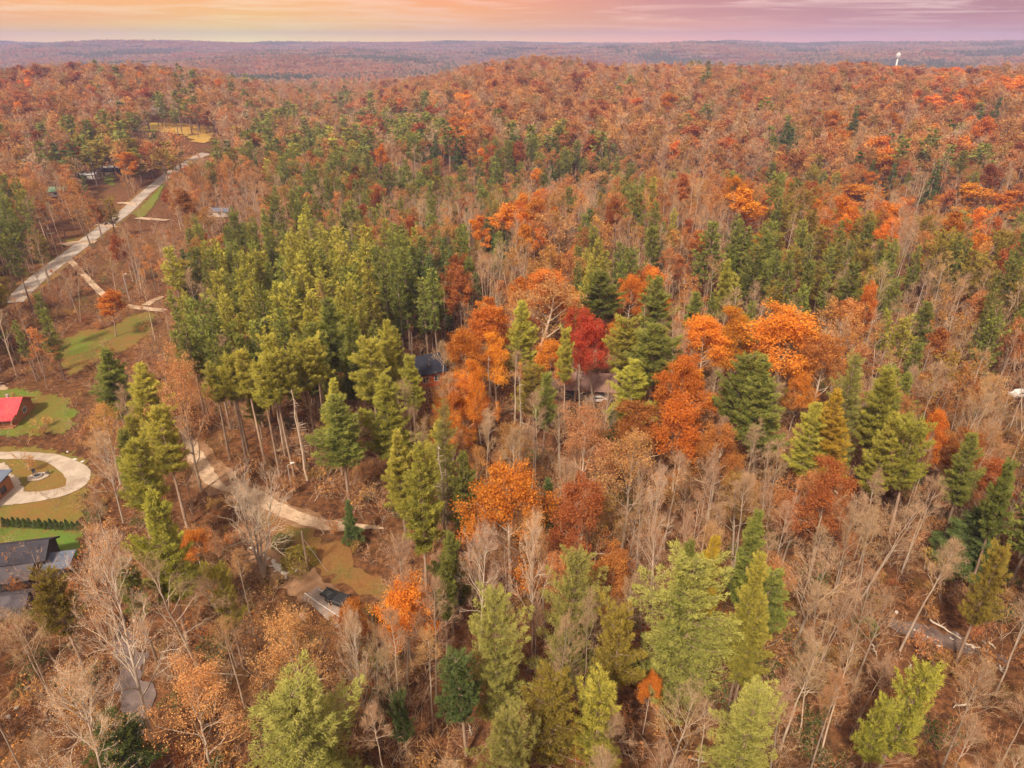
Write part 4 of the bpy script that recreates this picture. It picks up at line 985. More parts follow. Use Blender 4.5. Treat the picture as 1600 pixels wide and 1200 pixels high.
# letter -> (object name, family, crown slot materials, nominal height, crown radius, crown centre height fraction)
KIND = {
 'g': ('pine_tree', 'pine', ['pine_g'], 24, 3.4, .72), 'y': ('pine_tree', 'pine', ['pine_y'], 24, 3.4, .72),
 'T': ('pine_tree', 'standpine', ['pine_y'], 24, 3.0, .78), 'P': ('pine_tree', 'feather', ['pine_p'], 24, 4.2, .6), 'p': ('pine_tree', 'feather', ['pine_p'], 24, 4.2, .6), 'd': ('pine_tree', 'pine', ['pine_o'], 24, 3.2, .72),
 'v': ('pine_tree', 'roundpine', ['pine_v'], 18, 3.8, .75), 'u': ('pine_tree', 'roundpine', ['pine_y'], 18, 3.8, .75),
 'G': ('pine_tree', 'roundpine', ['pine_k'], 18, 3.8, .75), 'k': ('hemlock_tree', 'hemlock', ['pine_k'], 18, 3.0, .5), 'K': ('hemlock_tree', 'hemlock', ['pine_g'], 18, 3.0, .5),
 'o': ('autumn_tree', 'autumn', ['twig_s', 'leaf_o'], 20, 4.4, .72), 'a': ('autumn_tree', 'autumn', ['twig_s', 'leaf_a'], 20, 4.4, .72),
 'r': ('autumn_tree', 'autumn', ['twig_s', 'leaf_r'], 20, 4.4, .72), 'c': ('autumn_tree', 'autumn', ['twig_s', 'leaf_c'], 20, 4.4, .72),
 's': ('oak_tree', 'oak', ['twig_s', 'leaf_s'], 21, 4.6, .70), 'h': ('oak_tree', 'oak', ['twig_s', 'leaf_v'], 21, 4.6, .70),
 'O': ('oak_tree', 'oak', ['twig_s', 'leaf_p'], 21, 4.6, .70),
 'S': ('oak_tree', 'salmon', ['twig_s', 'leaf_p'], 16, 5.0, .62),
 'b': ('bare_tree', 'bare', ['twig_b'], 23, 3.9, .72), 't': ('bare_tree', 'bare', ['twig_s'], 23, 3.9, .72),
 'w': ('bare_tree', 'sycamore', ['twig_w', 'leaf_p'], 22, 6.0, .62), 'x': ('dead_pine', 'snag', ['bark_b'], 20, 1.6, .6)}
NSH = {'pine': 9, 'standpine': 3, 'feather': 4, 'hemlock': 4, 'roundpine': 5, 'autumn': 4, 'oak': 4, 'bare': 12, 'sycamore': 2, 'salmon': 2, 'snag': 3}
COUNT = {}
def put_tree(k, pos, h, rad=None, label=None, group=None, shape=None, rz=None, lod=0, tilt=None, r=rng):
    name, fam, mats, H0, R0, _ = KIND[k]
    if k == 'P': shape = 1
    if k == 'w': shape = 0 if 'clump' in (label or '') else 1
    shape = int(r.integers(NSH[fam])) if shape is None else shape
    tr, cr = lib(fam, shape, lod)[:2]
    sz = h / H0; sxy = sz if rad is None else rad / R0
    o = empty(name, (pos[0], pos[1], pos[2] - 0.15), r.uniform(0, 6.28) if rz is None else rz, (sxy, sxy, sz))
    tl = r.normal(0, 0.022, 2) if tilt is None else tilt
    o.rotation_euler[0], o.rotation_euler[1] = float(tl[0]), float(tl[1])
    COUNT[name] = COUNT.get(name, 0) + 1
    t = mobj('trunk', tr, o)
    if k == 'w': t.material_slots[0].link = 'OBJECT'; t.material_slots[0].material = MT['bark_w']
    c = mobj('crown' if fam != 'snag' else 'dead_branches', cr, o)
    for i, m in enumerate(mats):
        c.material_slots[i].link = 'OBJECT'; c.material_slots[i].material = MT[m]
    tag(o, label, 'tree', group); return o

# ------------------------------------------------------------------ hero trees: (kind, x, y of the crown top in the photograph, height m, crown width px, label)
HERO = [
 ('P', 460, 1078, 19, 190, 'big bright yellow-green pine at the bottom, left of the middle'),
 ('P', 792, 1120, 18, 110, 'golden-green pine cut by the bottom edge right of the middle'),
 ('v', 865, 1060, 18, 95, 'rounded olive pine, left of the two at the bottom middle'),
 ('u', 945, 1076, 17, 95, 'rounded bright olive pine, right of the two at the bottom middle'),
 ('v', 972, 950, 19, 72, 'single olive pine with a rounded open crown in the lower middle'),
 ('P', 893, 868, 22, 92, 'pale green pine standing behind the rounded olive pine'),
 ('P', 1092, 882, 22, 150, 'broad feathery pale green pine with bare lower branches at lower right of centre'),
 ('d', 1110, 855, 24, 48, 'slender pine with a golden-yellow top above the broad feathery pine'),
 ('g', 1075, 848, 24, 55, 'darker green pine just left of the golden-topped pine'),
 ('y', 1187, 866, 24, 62, 'pointed light green pine right of the golden-topped pine'),
 ('y', 1182, 928, 19, 68, 'lower yellow-green pine in front of the pointed light green one'),
 ('P', 1180, 1080, 18, 110, 'bright yellow-green pine by the bottom edge right of centre'),
 ('u', 1428, 1046, 18, 80, 'vivid yellow-green rounded pine at the lower right among bare trees'),
 ('u', 1382, 1100, 14, 58, 'smaller green pine leaning against the vivid lower-right pine'),
 ('k', 1532, 795, 11.5, 125, 'wide dark blue-green evergreen near the right edge'),
 ('g', 1594, 720, 22, 60, 'green pine cut by the right edge'),
 ('v', 1565, 860, 18, 60, 'olive evergreen to the right behind the wide dark one'),
 ('y', 1275, 630, 21, 72, 'yellow-green pine at the left end of the row below the big orange tree'),
 ('d', 1320, 615, 23, 68, 'golden-green pine in the row below the big orange tree'),
 ('p', 1345, 556, 26, 82, 'tallest pale feathery pine behind the row below the big orange tree'),
 ('y', 1390, 645, 21, 60, 'yellow-green pine second from the right in the row below the big orange tree'),
 ('u', 1443, 664, 20, 66, 'spreading pine at the right end of the row beside a small orange tree'),
 ('g', 1162, 553, 24, 78, 'pale green conical pine, left of a pair left of the big orange tree'),
 ('g', 1212, 563, 25, 84, 'pale green conical pine, right of a pair left of the big orange tree'),
 ('y', 984, 498, 24, 74, 'green pine, left and taller of the trio right of the crimson tree'),
 ('g', 1028, 510, 25, 82, 'dense green pine, right of the trio right of the crimson tree'),
 ('y', 991, 562, 19, 74, 'light yellow-green pine, front one of the trio right of the crimson tree'),
 ('y', 815, 474, 23, 52, 'bright green pine standing between two orange trees'),
 ('y', 888, 514, 23, 40, 'narrow light green pine directly left of the crimson tree'),
 ('g', 998, 290, 25, 44, 'lone green pine rising from brown woods above the middle right'),
 ('g', 1115, 350, 25, 62, 'green pine at the left of the tall cluster right of the lone pine'),
 ('g', 1165, 356, 25, 62, 'green pine in the middle of the tall cluster right of the lone pine'),
 ('g', 1188, 385, 25, 58, 'green pine at the right of the tall cluster right of the lone pine'),
 ('y', 1140, 405, 25, 46, 'narrow golden-green pine in front of the tall cluster'),
 ('g', 938, 424, 24, 74, 'broad grey-green pine left of the small round orange tree'),
 ('g', 1030, 432, 24, 62, 'layered green pine right of the small round orange tree'),
 ('g', 1092, 458, 19, 44, 'small green pine between the layered pine and the amber trees'),
 ('y', 650, 704, 24, 78, 'yellow-green pine with a trailing skirt of branches below centre left'),
 ('p', 688, 630, 25, 66, 'pale thin pine just right of centre left, behind the snag with ribs'),
 ('y', 620, 672, 21, 62, 'olive-yellow pine behind the one with a trailing skirt'),
 ('g', 728, 708, 20, 56, 'fresh green pine right of the ribbed snag'),
 ('y', 574, 530, 24, 74, 'brightest green pine at the lower right corner of the pine stand'),
 ('y', 600, 590, 22, 82, 'broad yellow-green pine in front of the brightest green pine'),
 ('g', 524, 618, 22, 88, 'broad green pine with drooping layers over the pale fallen log'),
 ('y', 640, 556, 20, 48, 'small light green pine at the left corner of the red-walled house'),
 ('k', 545, 790, 9, 34, 'small narrow dark evergreen at the end of the gravel drive'),
 ('g', 160, 545, 22, 74, 'green pine left of the pair above the stony lawn at the left'),
 ('y', 216, 566, 20, 70, 'yellow-green pine left of the round rusty tree on the drive'),
 ('y', 244, 640, 22, 74, 'yellow-green pine beside the top end of the gravel drive'),
 ('y', 208, 690, 22, 80, 'yellow-green pine right of the loop driveway'),
 ('y', 228, 776, 23, 92, 'large yellow-green pine right of the bright lawn'),
 ('g', 192, 870, 17, 62, 'green pine peeking from below the large pine right of the bright lawn'),
 ('u', 341, 882, 17, 44, 'small yellow-topped pine amid bare trees below the stony wash'),
 ('v', 72, 895, 15, 62, 'tall dark olive evergreen between the dark house and the pale sycamore'),
 ('G', 165, 1138, 11, 105, 'dark green evergreen at the bottom left near the stream'),
 ('G', 722, 1030, 15, 80, 'dark green evergreen in the lower middle left of the olive pines'),
 ('G', 628, 1090, 11, 46, 'small dark evergreen near the bottom right of the big bright pine'),
 ('P', 775, 930, 20, 92, 'pale green pine above the dark evergreen in the lower middle'),
 ('k', 958, 640, 10, 34, 'small green evergreen left of the dark maroon tree'),
 ('k', 860, 745, 11, 40, 'small dark evergreen between bare trees right of centre'),
 ('g', 1450, 475, 19, 50, 'small green pine near the right among grey bare trees'),
 ('g', 1297, 430, 17, 28, 'small fresh green conifer among the olive pines'),
 ('g', 1438, 385, 18, 28, 'small isolated green conifer right of the olive pines'),
 ('k', 680, 208, 20, 22, 'dark pointed conifer, left of two spires in the far brown woods'),
 ('k', 712, 216, 20, 22, 'dark pointed conifer, right of two spires in the far brown woods'),
 ('k', 1235, 183, 26, 26, 'dark pine left of the distant orange patch on the far slope'),
 ('k', 1342, 165, 30, 28, 'tall dark pine right of the distant orange patch on the far slope'),
 ('k', 1562, 152, 26, 20, 'dark pine near the right edge high on the far slope'),
 ('k', 1466, 255, 24, 30, 'dark green conifer behind the amber crowns at the right'),
 # leafy autumn trees
 ('T', 352, 560, 22, 50, 'pine at the front left corner of the stand above the drive'),
 ('T', 382, 552, 23, 48, 'slender high-crowned pine second along the front of the stand'),
 ('T', 405, 566, 23, 44, 'bare-trunked pine third along the front of the stand'),
 ('T', 428, 556, 24, 46, 'bare-trunked pine fourth along the front of the stand, straight above the pale log'),
 ('T', 450, 548, 24, 44, 'bare-trunked pine fifth along the front of the stand'),
 ('T', 470, 536, 24, 46, 'bare-trunked pine sixth along the front of the stand'),
 ('T', 492, 528, 24, 46, 'high-crowned pine at the right end of the bare trunks of the stand'),
 ('T', 415, 530, 23, 44, 'pine with a tufted yellow top just behind the front of the stand'),
 ('T', 328, 575, 21, 46, 'pine leaning out at the left foot of the stand'),
 ('o', 764, 482, 21, 72, 'vivid orange tree, upper one of the cluster by the red-walled house'),
 ('o', 736, 524, 19, 56, 'vivid orange tree, lower left one of the cluster by the red-walled house'),
 ('a', 775, 530, 17, 46, 'orange-yellow tree, lower right one of the cluster by the red-walled house'),
 ('a', 750, 576, 19, 36, 'small orange crown on a tall thin pale trunk'),
 ('c', 904, 497, 20, 48, 'crimson tree, left of the two beside the narrow light green pine'),
 ('c', 937, 503, 20, 52, 'crimson tree, right of the two beside the trio of pines'),
 ('o', 862, 424, 22, 74, 'orange tree with a broad crown above the crimson trees'),
 ('O', 838, 446, 22, 100, 'wide russet-orange tree left of the broad orange crown'),
 ('o', 984, 440, 19, 38, 'small round orange tree between two layered pines'),
 ('a', 1108, 500, 20, 62, 'amber tree, left of two standing side by side'),
 ('a', 1162, 494, 20, 60, 'amber tree, right of two standing side by side'),
 ('o', 1252, 496, 23, 104, 'biggest vivid orange tree, with a domed crown right of centre'),
 ('r', 1292, 545, 19, 62, 'red-orange tree tucked behind the right of the biggest orange dome'),
 ('o', 1066, 566, 20, 60, 'orange tree below the pine trio at its right'),
 ('o', 1068, 640, 17, 72, 'orange tree above the maroon tree right of centre'),
 ('o', 1470, 646, 18, 34, 'small bright orange tree right of the pine row'),
 ('o', 798, 752, 19, 92, 'orange-brown tree with a full round crown at the centre below'),
 ('O', 918, 664, 21, 92, 'peach-orange oak with fan of visible branches right of centre'),
 ('O', 988, 690, 20, 84, 'peach-orange oak right of the fan-shaped one'),
 ('r', 915, 768, 19, 66, 'red-orange tree below the fan-shaped oak'),
 ('r', 1010, 645, 15, 82, 'dark maroon tree with a low wide crown right of centre'),
 ('o', 302, 838, 8, 42, 'little bright orange tree below the big yellow-green pine'),
 ('o', 622, 926, 15, 74, 'orange tree with a broad top behind bare grey trees below centre'),
 ('o', 540, 948, 9, 42, 'orange sapling at the end of the paved strip'),
 ('S', 268, 578, 21, 72, 'round rusty tree with pale trunk at the top of the gravel drive'),
 ('S', 448, 984, 15, 105, 'wide salmon-russet tree below the white tank'),
 ('S', 284, 1056, 15, 100, 'round salmon tree right of the stream at the lower left'),
 ('O', 820, 800, 15, 56, 'rust-red tree below the full orange-brown crown'),
 ('a', 1048, 150, 24, 30, 'amber patch tree high on the distant ridge right of centre'),
 ('o', 165, 470, 13, 42, 'orange tree where the lane curves on the left'),
 ('o', 199, 240, 19, 34, 'orange tree beside the trailer home far left'),
 ('o', 345, 125, 24, 20, 'reddish-orange tree by the far clearing with the white barn'),
 ('a', 1348, 294, 20, 72, 'wide orange crown, largest of the bright ones along the near crest'),
 ('a', 1170, 300, 20, 50, 'amber crown at the left of the bright ones along the near crest'),
 ('a', 1520, 294, 20, 54, 'golden-orange crown at the right of the bright ones along the near crest'),
 ('o', 1575, 300, 20, 46, 'orange-brown crown at the far right of the near crest'),
 ('O', 862, 338, 20, 66, 'russet tree with amber top edge in the middle distance'),
 ('o', 788, 320, 20, 44, 'orange tree on the near crest at the middle'),
 ('o', 745, 340, 18, 30, 'small orange tree just left of the one on the near crest'),
 ('r', 1090, 370, 19, 34, 'red tree left of the tall pine cluster'),
 ('o', 1308, 178, 26, 34, 'bright orange patch tree on the far slope, left of the tall dark pine'),
 ('o', 1402, 178, 26, 28, 'orange tree on the far slope right of the tall dark pine'),
 ('o', 1534, 186, 26, 30, 'orange tree on the far slope below the small dark pine'),
 ('r', 596, 196, 22, 18, 'red-orange tree in the far green woods left of centre'),
 ('o', 592, 228, 22, 20, 'orange tree just below the red-orange one in the far green woods'),
 ('O', 932, 272, 22, 46, 'russet tree behind the lone green pine'),
 ('o', 1365, 450, 18, 26, 'narrow red-orange tree beside a cream-trunked bare tree'),
 ('r', 720, 430, 19, 34, 'dull red tree behind the vivid orange cluster'),
 ('o', 905, 1140, 8, 26, 'small vivid orange sapling at the bottom between the olive pines'),
 ('o', 1015, 1062, 9, 30, 'small red-brown sapling left of the bare patch at the bottom'),
 # bare trees
 ('w', 130, 868, 25, 150, 'big pale sycamore with spreading cream limbs at the lower left'),
 ('w', 88, 1060, 20, 150, 'sprawling cream-limbed sycamore in the bottom left corner'),
 ('w', 378, 742, 17, 105, 'white-stemmed clump of several trunks below the gravel drive'),
 ('w', 744, 826, 20, 98, 'white-limbed bare tree forking low at the lower middle'),
 ('w', 835, 825, 21, 56, 'slim white-branched bare tree right of the forking one'),
 ('w', 1040, 742, 22, 52, 'bare tree with a bright white forked top right of the peach oaks'),
 ('w', 150, 682, 17, 60, 'pale bare tree beside the right bend of the loop driveway'),
 ('b', 626, 826, 22, 92, 'grey bare tree with a fan crown under the trailing pine'),
 ('b', 668, 905, 19, 74, 'grey bare tree between the fan crown tree and the white-limbed one'),
 ('b', 606, 946, 20, 70, 'bare tree with fine twigs in front of the broad-topped orange tree'),
 ('b', 607, 1010, 17, 60, 'bare tree with whorled pale branches near the bottom'),
 ('w', 548, 965, 20, 70, 'tall bare tree with bent pale limbs right of the salmon-russet tree'),
 ('b', 588, 1096, 15, 70, 'pale twiggy bare tree at the bottom beside the big bright pine'),
 ('b', 925, 925, 21, 56, 'straight bare tree with a fan top in front of the pale green pine'),
 ('b', 875, 960, 19, 58, 'twin-trunked bare tree left of the straight fan-topped one'),
 ('b', 1385, 415, 22, 44, 'cream-trunked bare tree with a vase crown at the right'),
 ('b', 1280, 850, 17, 92, 'wide vase-shaped grey tree in the dark woods at the right'),
 ('b', 1470, 560, 22, 66, 'brown bare tree with a big round crown at the right'),
 ('t', 1552, 582, 21, 72, 'russet-tipped bare tree near the right edge'),
 ('b', 1265, 1000, 17, 88, 'grey bushy bare tree right of the bright pine by the bottom edge'),
 ('b', 1340, 800, 21, 56, 'slender bare tree leaning right in the trunk rows at the right'),
 ('b', 965, 1110, 15, 84, 'pale bare tree spreading over the bottom edge in front of the bright olive pine'),
 ('b', 1112, 1092, 12, 74, 'small white-limbed bare tree on the open rusty ground'),
 ('b', 330, 880, 17, 78, 'pale bare tree left of the small yellow-topped pine'),
 ('b', 260, 870, 18, 72, 'greyish bare tree right below the large pine by the bright lawn'),
 ('x', 458, 612, 18, 30, 'leaning ribbed dead snag in front of the pine stand'),
 ('x', 689, 690, 20, 34, 'tall dead snag with ribs of bare branches below centre left'),
 ('x', 760, 556, 20, 26, 'dead snag left of the bright green pine'),
 ('x', 816, 588, 19, 28, 'dead snag right of centre with stubby white ribs'),
 ('x', 912, 570, 17, 30, 'dead snag in front of the dark brown-roofed house'),
 ('x', 802, 560, 21, 22, 'slim dead snag between the bright green pine and the house'),
 ('x', 640, 520, 18, 12, 'pale bare trunk standing before the red-walled house'),
]
T_ALL = []     # placed crowns for spacing: x, y, px, py, rx, ry, dist, hero
for i, (k, px, py, h, wpx, lab) in enumerate(HERO):
    name, fam, mats, H0, R0, cf = KIND[k]
    # keep the roots off roads and walls: shorten or lengthen a little if needed
    KP = np.concatenate(KEEP)[:, :2]
    for hh in (h, h * 1.07, h * .93, h * 1.14, h * .86):
        g = ray_ground(px, py, hh * 0.985)
        if np.min(np.hypot(*(KP - g[:2]).T)) > 1.2: h = hh; break
    x_, y_, dep = project([g[0], g[1], g[2] + h * cf])
    rad = wpx / 2 * dep / F
    r = np.random.default_rng(500 + i)
    lod = 0 if dep < 170 else 1
    put_tree(k, g, h, rad * {'snag': 1.2, 'pine': .86, 'feather': .9, 'hemlock': .9, 'autumn': 1.28, 'oak': 1.22, 'salmon': 1.15}.get(fam, 1), lab, 'standing dead pines' if k == 'x' else None, rz=None, lod=lod, r=r)
    ch = h * F / dep * math.cos(PITCH * .8) * .32
    T_ALL.append((g[0], g[1], float(x_), float(y_), wpx / 2, ch, float(np.linalg.norm(g - CAM)), 1 if fam in ('pine', 'feather', 'roundpine', 'hemlock', 'autumn', 'salmon', 'oak') else 0.5))
NH = len(T_ALL)
HA = np.array(T_ALL)
KP = np.concatenate(KEEP)[:, :2]; KV = np.concatenate(KEEPV); kvx, kvy, kvd = project(KV); KVD = np.linalg.norm(KV - CAM, axis=1)
KPg = {}
for a_, b_ in KP: KPg.setdefault((int(a_ // 3), int(b_ // 3)), []).append((a_, b_))
def near_keep(x, y, d):
    cx, cy_ = int(x // 3), int(y // 3)
    for i in (-1, 0, 1):
        for j in (-1, 0, 1):
            for a_, b_ in KPg.get((cx + i, cy_ + j), ()):
                if (a_ - x) ** 2 + (b_ - y) ** 2 < d * d: return True
    return False
cand = []
tr = np.random.default_rng(99)
def scatter(d0, d1, sp0, sp1, amax):
    y = 0.0; out = []
    d = d0
    while d < d1:
        sp = sp0 + (sp1 - sp0) * (d - d0) / (d1 - d0); n = int(2 * amax * d / sp)
        for j in range(n):
            a = -amax + 2 * amax * (j + tr.uniform(-.42, .42) + .5) / n; dd = d + tr.uniform(-.42, .42) * sp
            out.append((dd * math.sin(a), dd * math.cos(a)))
        d += sp
    return out
PTS = scatter(18, 130, 4.7, 5.2, R(57)) + scatter(130, 250, 5.2, 5.9, R(45)) + scatter(250, 480, 6.0, 7.6, R(43)) + scatter(480, 1350, 8.6, 14.5, R(42))
PA = np.array(PTS); PZ = terrain(PA[:, 0], PA[:, 1])
for (x, y), z in zip(PTS, PZ):
    z = float(z); bx_, by_, bd = project([x, y, z]); dist = math.sqrt(x * x + y * y + (z - 70) ** 2)
    tx, ty, td = project([x, y, z + 18])
    if bd < 5 or td < 5: continue
    k = sample_map(float(tx), float(ty), tr)
    if k == '.': continue
    name, fam, mats, H0, R0, cf = KIND[k]
    if dist < 480 and near_keep(x, y, 1.9): continue
    if k == 'k' and dist < 185: k = 'g'
    if k == 's' and dist < 130 and tr.random() < .6: k = 'b'
    name, fam, mats, H0, R0, cf = KIND[k]
    if k in 'tK': k = {'t': 'b', 'K': 'k'}[k]
    hmean = {'pine': 22, 'hemlock': 17, 'roundpine': 17, 'autumn': 17.5, 'oak': 18, 'bare': 19.5}[fam]
    h = hmean * tr.uniform(.72, 1.16) * ((.86 + .14 * float(smooth(90, 190, dist))) if fam in ('bare', 'oak') else 1)
    fs = float(smooth(170, 600, dist)); h *= 1 + .12 * fs
    if k in 'gy' and 230 < tx < 660 and 340 < ty < 640: h *= 1.04
    rad = (.86 if k in 'gy' and dist < 330 else 1) * R0 * h / H0 * tr.uniform(.85, 1.15) * (0.86 if k in 'b' else 1.0) * (1 + .28 * fs)
    cxp, cyp, cd = project([x, y, z + h * cf]); cxp, cyp = float(cxp), float(cyp)
    rx = rad * F / cd; ry = h * .30 * F / cd
    leafy = fam != 'bare'
    if dist < 700:
        near = KVD > dist - 1
        e = ((kvx - cxp) / (rx * ((1.0 if dist < 170 else .74) if leafy else .62 if dist < 170 else .4))) ** 2 + ((kvy - cyp) / (ry * ((1.1 if dist < 170 else .8) if leafy else .7 if dist < 170 else .55))) ** 2
        if (near & (e < 1)).any(): continue
        # a leafy tree standing low in front of a keep-clear spot also hides it with its lower crown
        dd = np.hypot(HA[:, 0] - x, HA[:, 1] - y)
        if (dd < 2.6 + 1.2 * (HA[:, 7] > .6)).any(): continue
        f = HA[:, 6] > dist - 3
        e = ((HA[:, 2] - cxp) / (rx + HA[:, 4] * .8)) ** 2 + ((HA[:, 3] - cyp) / (ry + HA[:, 5] * .8)) ** 2
        lim = 0.75 if leafy else 0.16
        if (f & (e < lim * HA[:, 7])).any(): continue
    inview = -rx < cxp < 1600 + rx and cyp + ry > 0 and cyp - ry * 1.3 < 1200
    cand.append((dist, k, x, y, z, h, rad, cxp, cyp, rx, inview))
cand.sort(key=lambda c: c[0])
IND = []; MASS = []
LIMIT = {'pine_tree': 300, 'hemlock_tree': 300, 'autumn_tree': 300, 'oak_tree': 300, 'bare_tree': 300}
for c in cand:
    nm = KIND[c[1]][0]
    if c[10] and COUNT.get(nm, 0) < LIMIT[nm] and c[0] < 420:
        COUNT[nm] = COUNT.get(nm, 0) + 1; IND.append(c)
    else: MASS.append(c)
# ---- labels that say which one: by look, landmark and order from the left
LAND = [(60, 740, 'the loop driveway'), (20, 640, 'the red-roofed cabin'), (40, 895, 'the dark stepped house'), (65, 815, 'the clipped hedge row'), (205, 1060, 'the lower-left stream'),
 (150, 540, 'the brownish lawn'), (200, 480, 'the curving lane'), (110, 410, 'the road driveway'), (200, 330, 'the straight road'), (150, 275, 'the gravel yard'), (270, 212, 'the golden field'),
 (400, 146, 'the far white barn'), (344, 335, 'the bluish-roofed building'), (268, 610, 'the round rusty tree'), (390, 775, 'the gravel drive'), (450, 700, 'the pale long log'),
 (490, 935, 'the paved strip'), (545, 830, 'the narrow dark evergreen'), (460, 1130, 'the big bright pine'), (448, 1030, 'the salmon-russet tree'), (290, 1100, 'the round salmon tree'),
 (664, 580, 'the red-walled house'), (440, 480, 'the pine stand centre'), (500, 260, 'the far green woods'), (650, 760, 'the trailing-skirt pine'), (755, 520, 'the vivid orange cluster'),
 (920, 530, 'the crimson trees'), (910, 610, 'the brown-roofed house'), (798, 790, 'the orange-brown round tree'), (920, 710, 'the fan-shaped oak'), (744, 890, 'the low-forking white tree'),
 (1100, 930, 'the broad feathery pine'), (972, 990, 'the single olive pine'), (905, 1110, 'the two rounded olive pines'), (1180, 1120, 'the bottom-edge bright pine'), (1425, 1090, 'the vivid lower-right pine'),
 (1470, 998, 'the right-hand creek'), (1530, 840, 'the wide dark evergreen'), (1360, 640, 'the pine row'), (1255, 550, 'the biggest orange dome'), (1135, 520, 'the twin amber trees'),
 (1185, 600, 'the conical pine pair'), (1005, 560, 'the pine trio'), (998, 330, 'the lone green pine'), (1150, 420, 'the tall pine cluster'), (1348, 310, 'the wide crest orange crown'),
 (1520, 305, 'the golden-orange crest crown'), (860, 360, 'the amber-edged russet tree'), (696, 225, 'the two dark spires'), (1300, 400, 'the olive pines'), (1470, 600, 'the big round brown tree'),
 (1300, 800, 'the leaning trunk rows'), (1440, 500, 'the small right-hand pine'), (788, 335, 'the near-crest orange tree'), (600, 215, 'the far red-orange pair'), (1320, 200, 'the far orange patch'), (1280, 910, 'the grey vase tree')]
LOOK = {'g': 'green pine', 'y': 'yellow-green pine', 'v': 'olive pine', 'k': 'dark green hemlock', 'o': 'orange-leaved tree', 'a': 'amber-leaved tree', 'r': 'red-leaved tree', 's': 'russet oak', 'h': 'olive-brown oak', 'b': 'bare grey-brown tree'}
ORD = 'first second third fourth fifth sixth seventh eighth ninth tenth eleventh twelfth thirteenth fourteenth fifteenth sixteenth seventeenth eighteenth nineteenth twentieth twenty-first twenty-second twenty-third twenty-fourth twenty-fifth twenty-sixth twenty-seventh twenty-eighth'.split()
groups = {}
for i, c in enumerate(IND):
    dl = [((c[7] - a) ** 2 + (c[8] - b) ** 2 * 1.3) for a, b, _ in LAND]; j = int(np.argmin(dl)); a, b, nm = LAND[j]
    dx, dy = c[7] - a, c[8] - b
    rel = ('beyond' if dy < 0 else 'in front of') if abs(dy) * 1.2 > abs(dx) else ('left of' if dx < 0 else 'right of')
    groups.setdefault((c[1], j, rel), []).append(i)
LBL = {}
for (k, j, rel), ids in groups.items():
    ids.sort(key=lambda i: IND[i][7])
    for n, i in enumerate(ids):
        hm = IND[i][5] / {'b': 19.5, 'g': 22, 'y': 22, 'v': 17, 'k': 17, 's': 18, 'h': 18}.get(k, 17.5)
        sz = 'tall ' if hm > 1.06 else 'short ' if hm < .88 else ''
        base = f"{sz}{LOOK[k]} {rel} {LAND[j][2]}"
        LBL[i] = base if len(ids) == 1 else base + (f", {ORD[n]} from the left" if len(ids) > 2 else (', left of two', ', right of two')[n]) if n < 28 else base
def relabel(group, text, by='x', own=True):
    obs = [o for o in scene.objects if o.get('group') == group]; gs = {}
    for o in obs:
        px, py, _d = project(np.array(o.location)); px, py = float(px), float(py)
        if own:
            j = int(np.argmin([((px - a) ** 2 + (py - b) ** 2 * 1.3) for a, b, _ in LAND])); a, b, nm = LAND[j]; dx, dy = px - a, py - b
            rel = ('beyond' if dy < 0 else 'in front of') if abs(dy) * 1.2 > abs(dx) else ('left of' if dx < 0 else 'right of'); key = f'{rel} {nm}'
        else: key = ''
        gs.setdefault(key, []).append((px if by == 'x' else py, o))
    for key, l in gs.items():
        l.sort(key=lambda t: t[0])
        for n, (_, o) in enumerate(l):
            e = '' if len(l) == 1 else f", {ORD[min(n, 19)]} from the {'left' if by == 'x' else 'top'}"
            o['label'] = (text + (' ' + key if key else '') + e)
relabel('logs on the woodland floor', 'weathered log')
relabel('stones in the right-hand creek', 'stone lying in the creek on the right', own=False)
relabel('rocks of the stony wash', 'pale rock in the stony wash below the drive', by='y', own=False)
relabel('chairs round the fire pit', 'dark garden chair beside the round fire pit', own=False)
GRP = {'g': 'green pines of the forest', 'y': 'yellow-green pines of the forest', 'v': 'olive pines of the forest', 'k': 'dark hemlocks of the forest', 'o': 'orange trees of the forest', 'a': 'amber trees of the forest',
       'r': 'red trees of the forest', 's': 'russet oaks of the forest', 'h': 'olive-brown oaks of the forest', 'b': 'bare trees of the forest'}
for i, c in enumerate(IND):
    dist, k, x, y, z, h, rad = c[:7]
    kk = k if k != 'b' else ('b' if tr.random() < .82 else 't')
    nm = KIND[k][0]; COUNT[nm] -= 1
    put_tree(kk, (x, y, z), h, rad, LBL[i], GRP[k], lod=0 if dist < 150 else 1, r=tr)

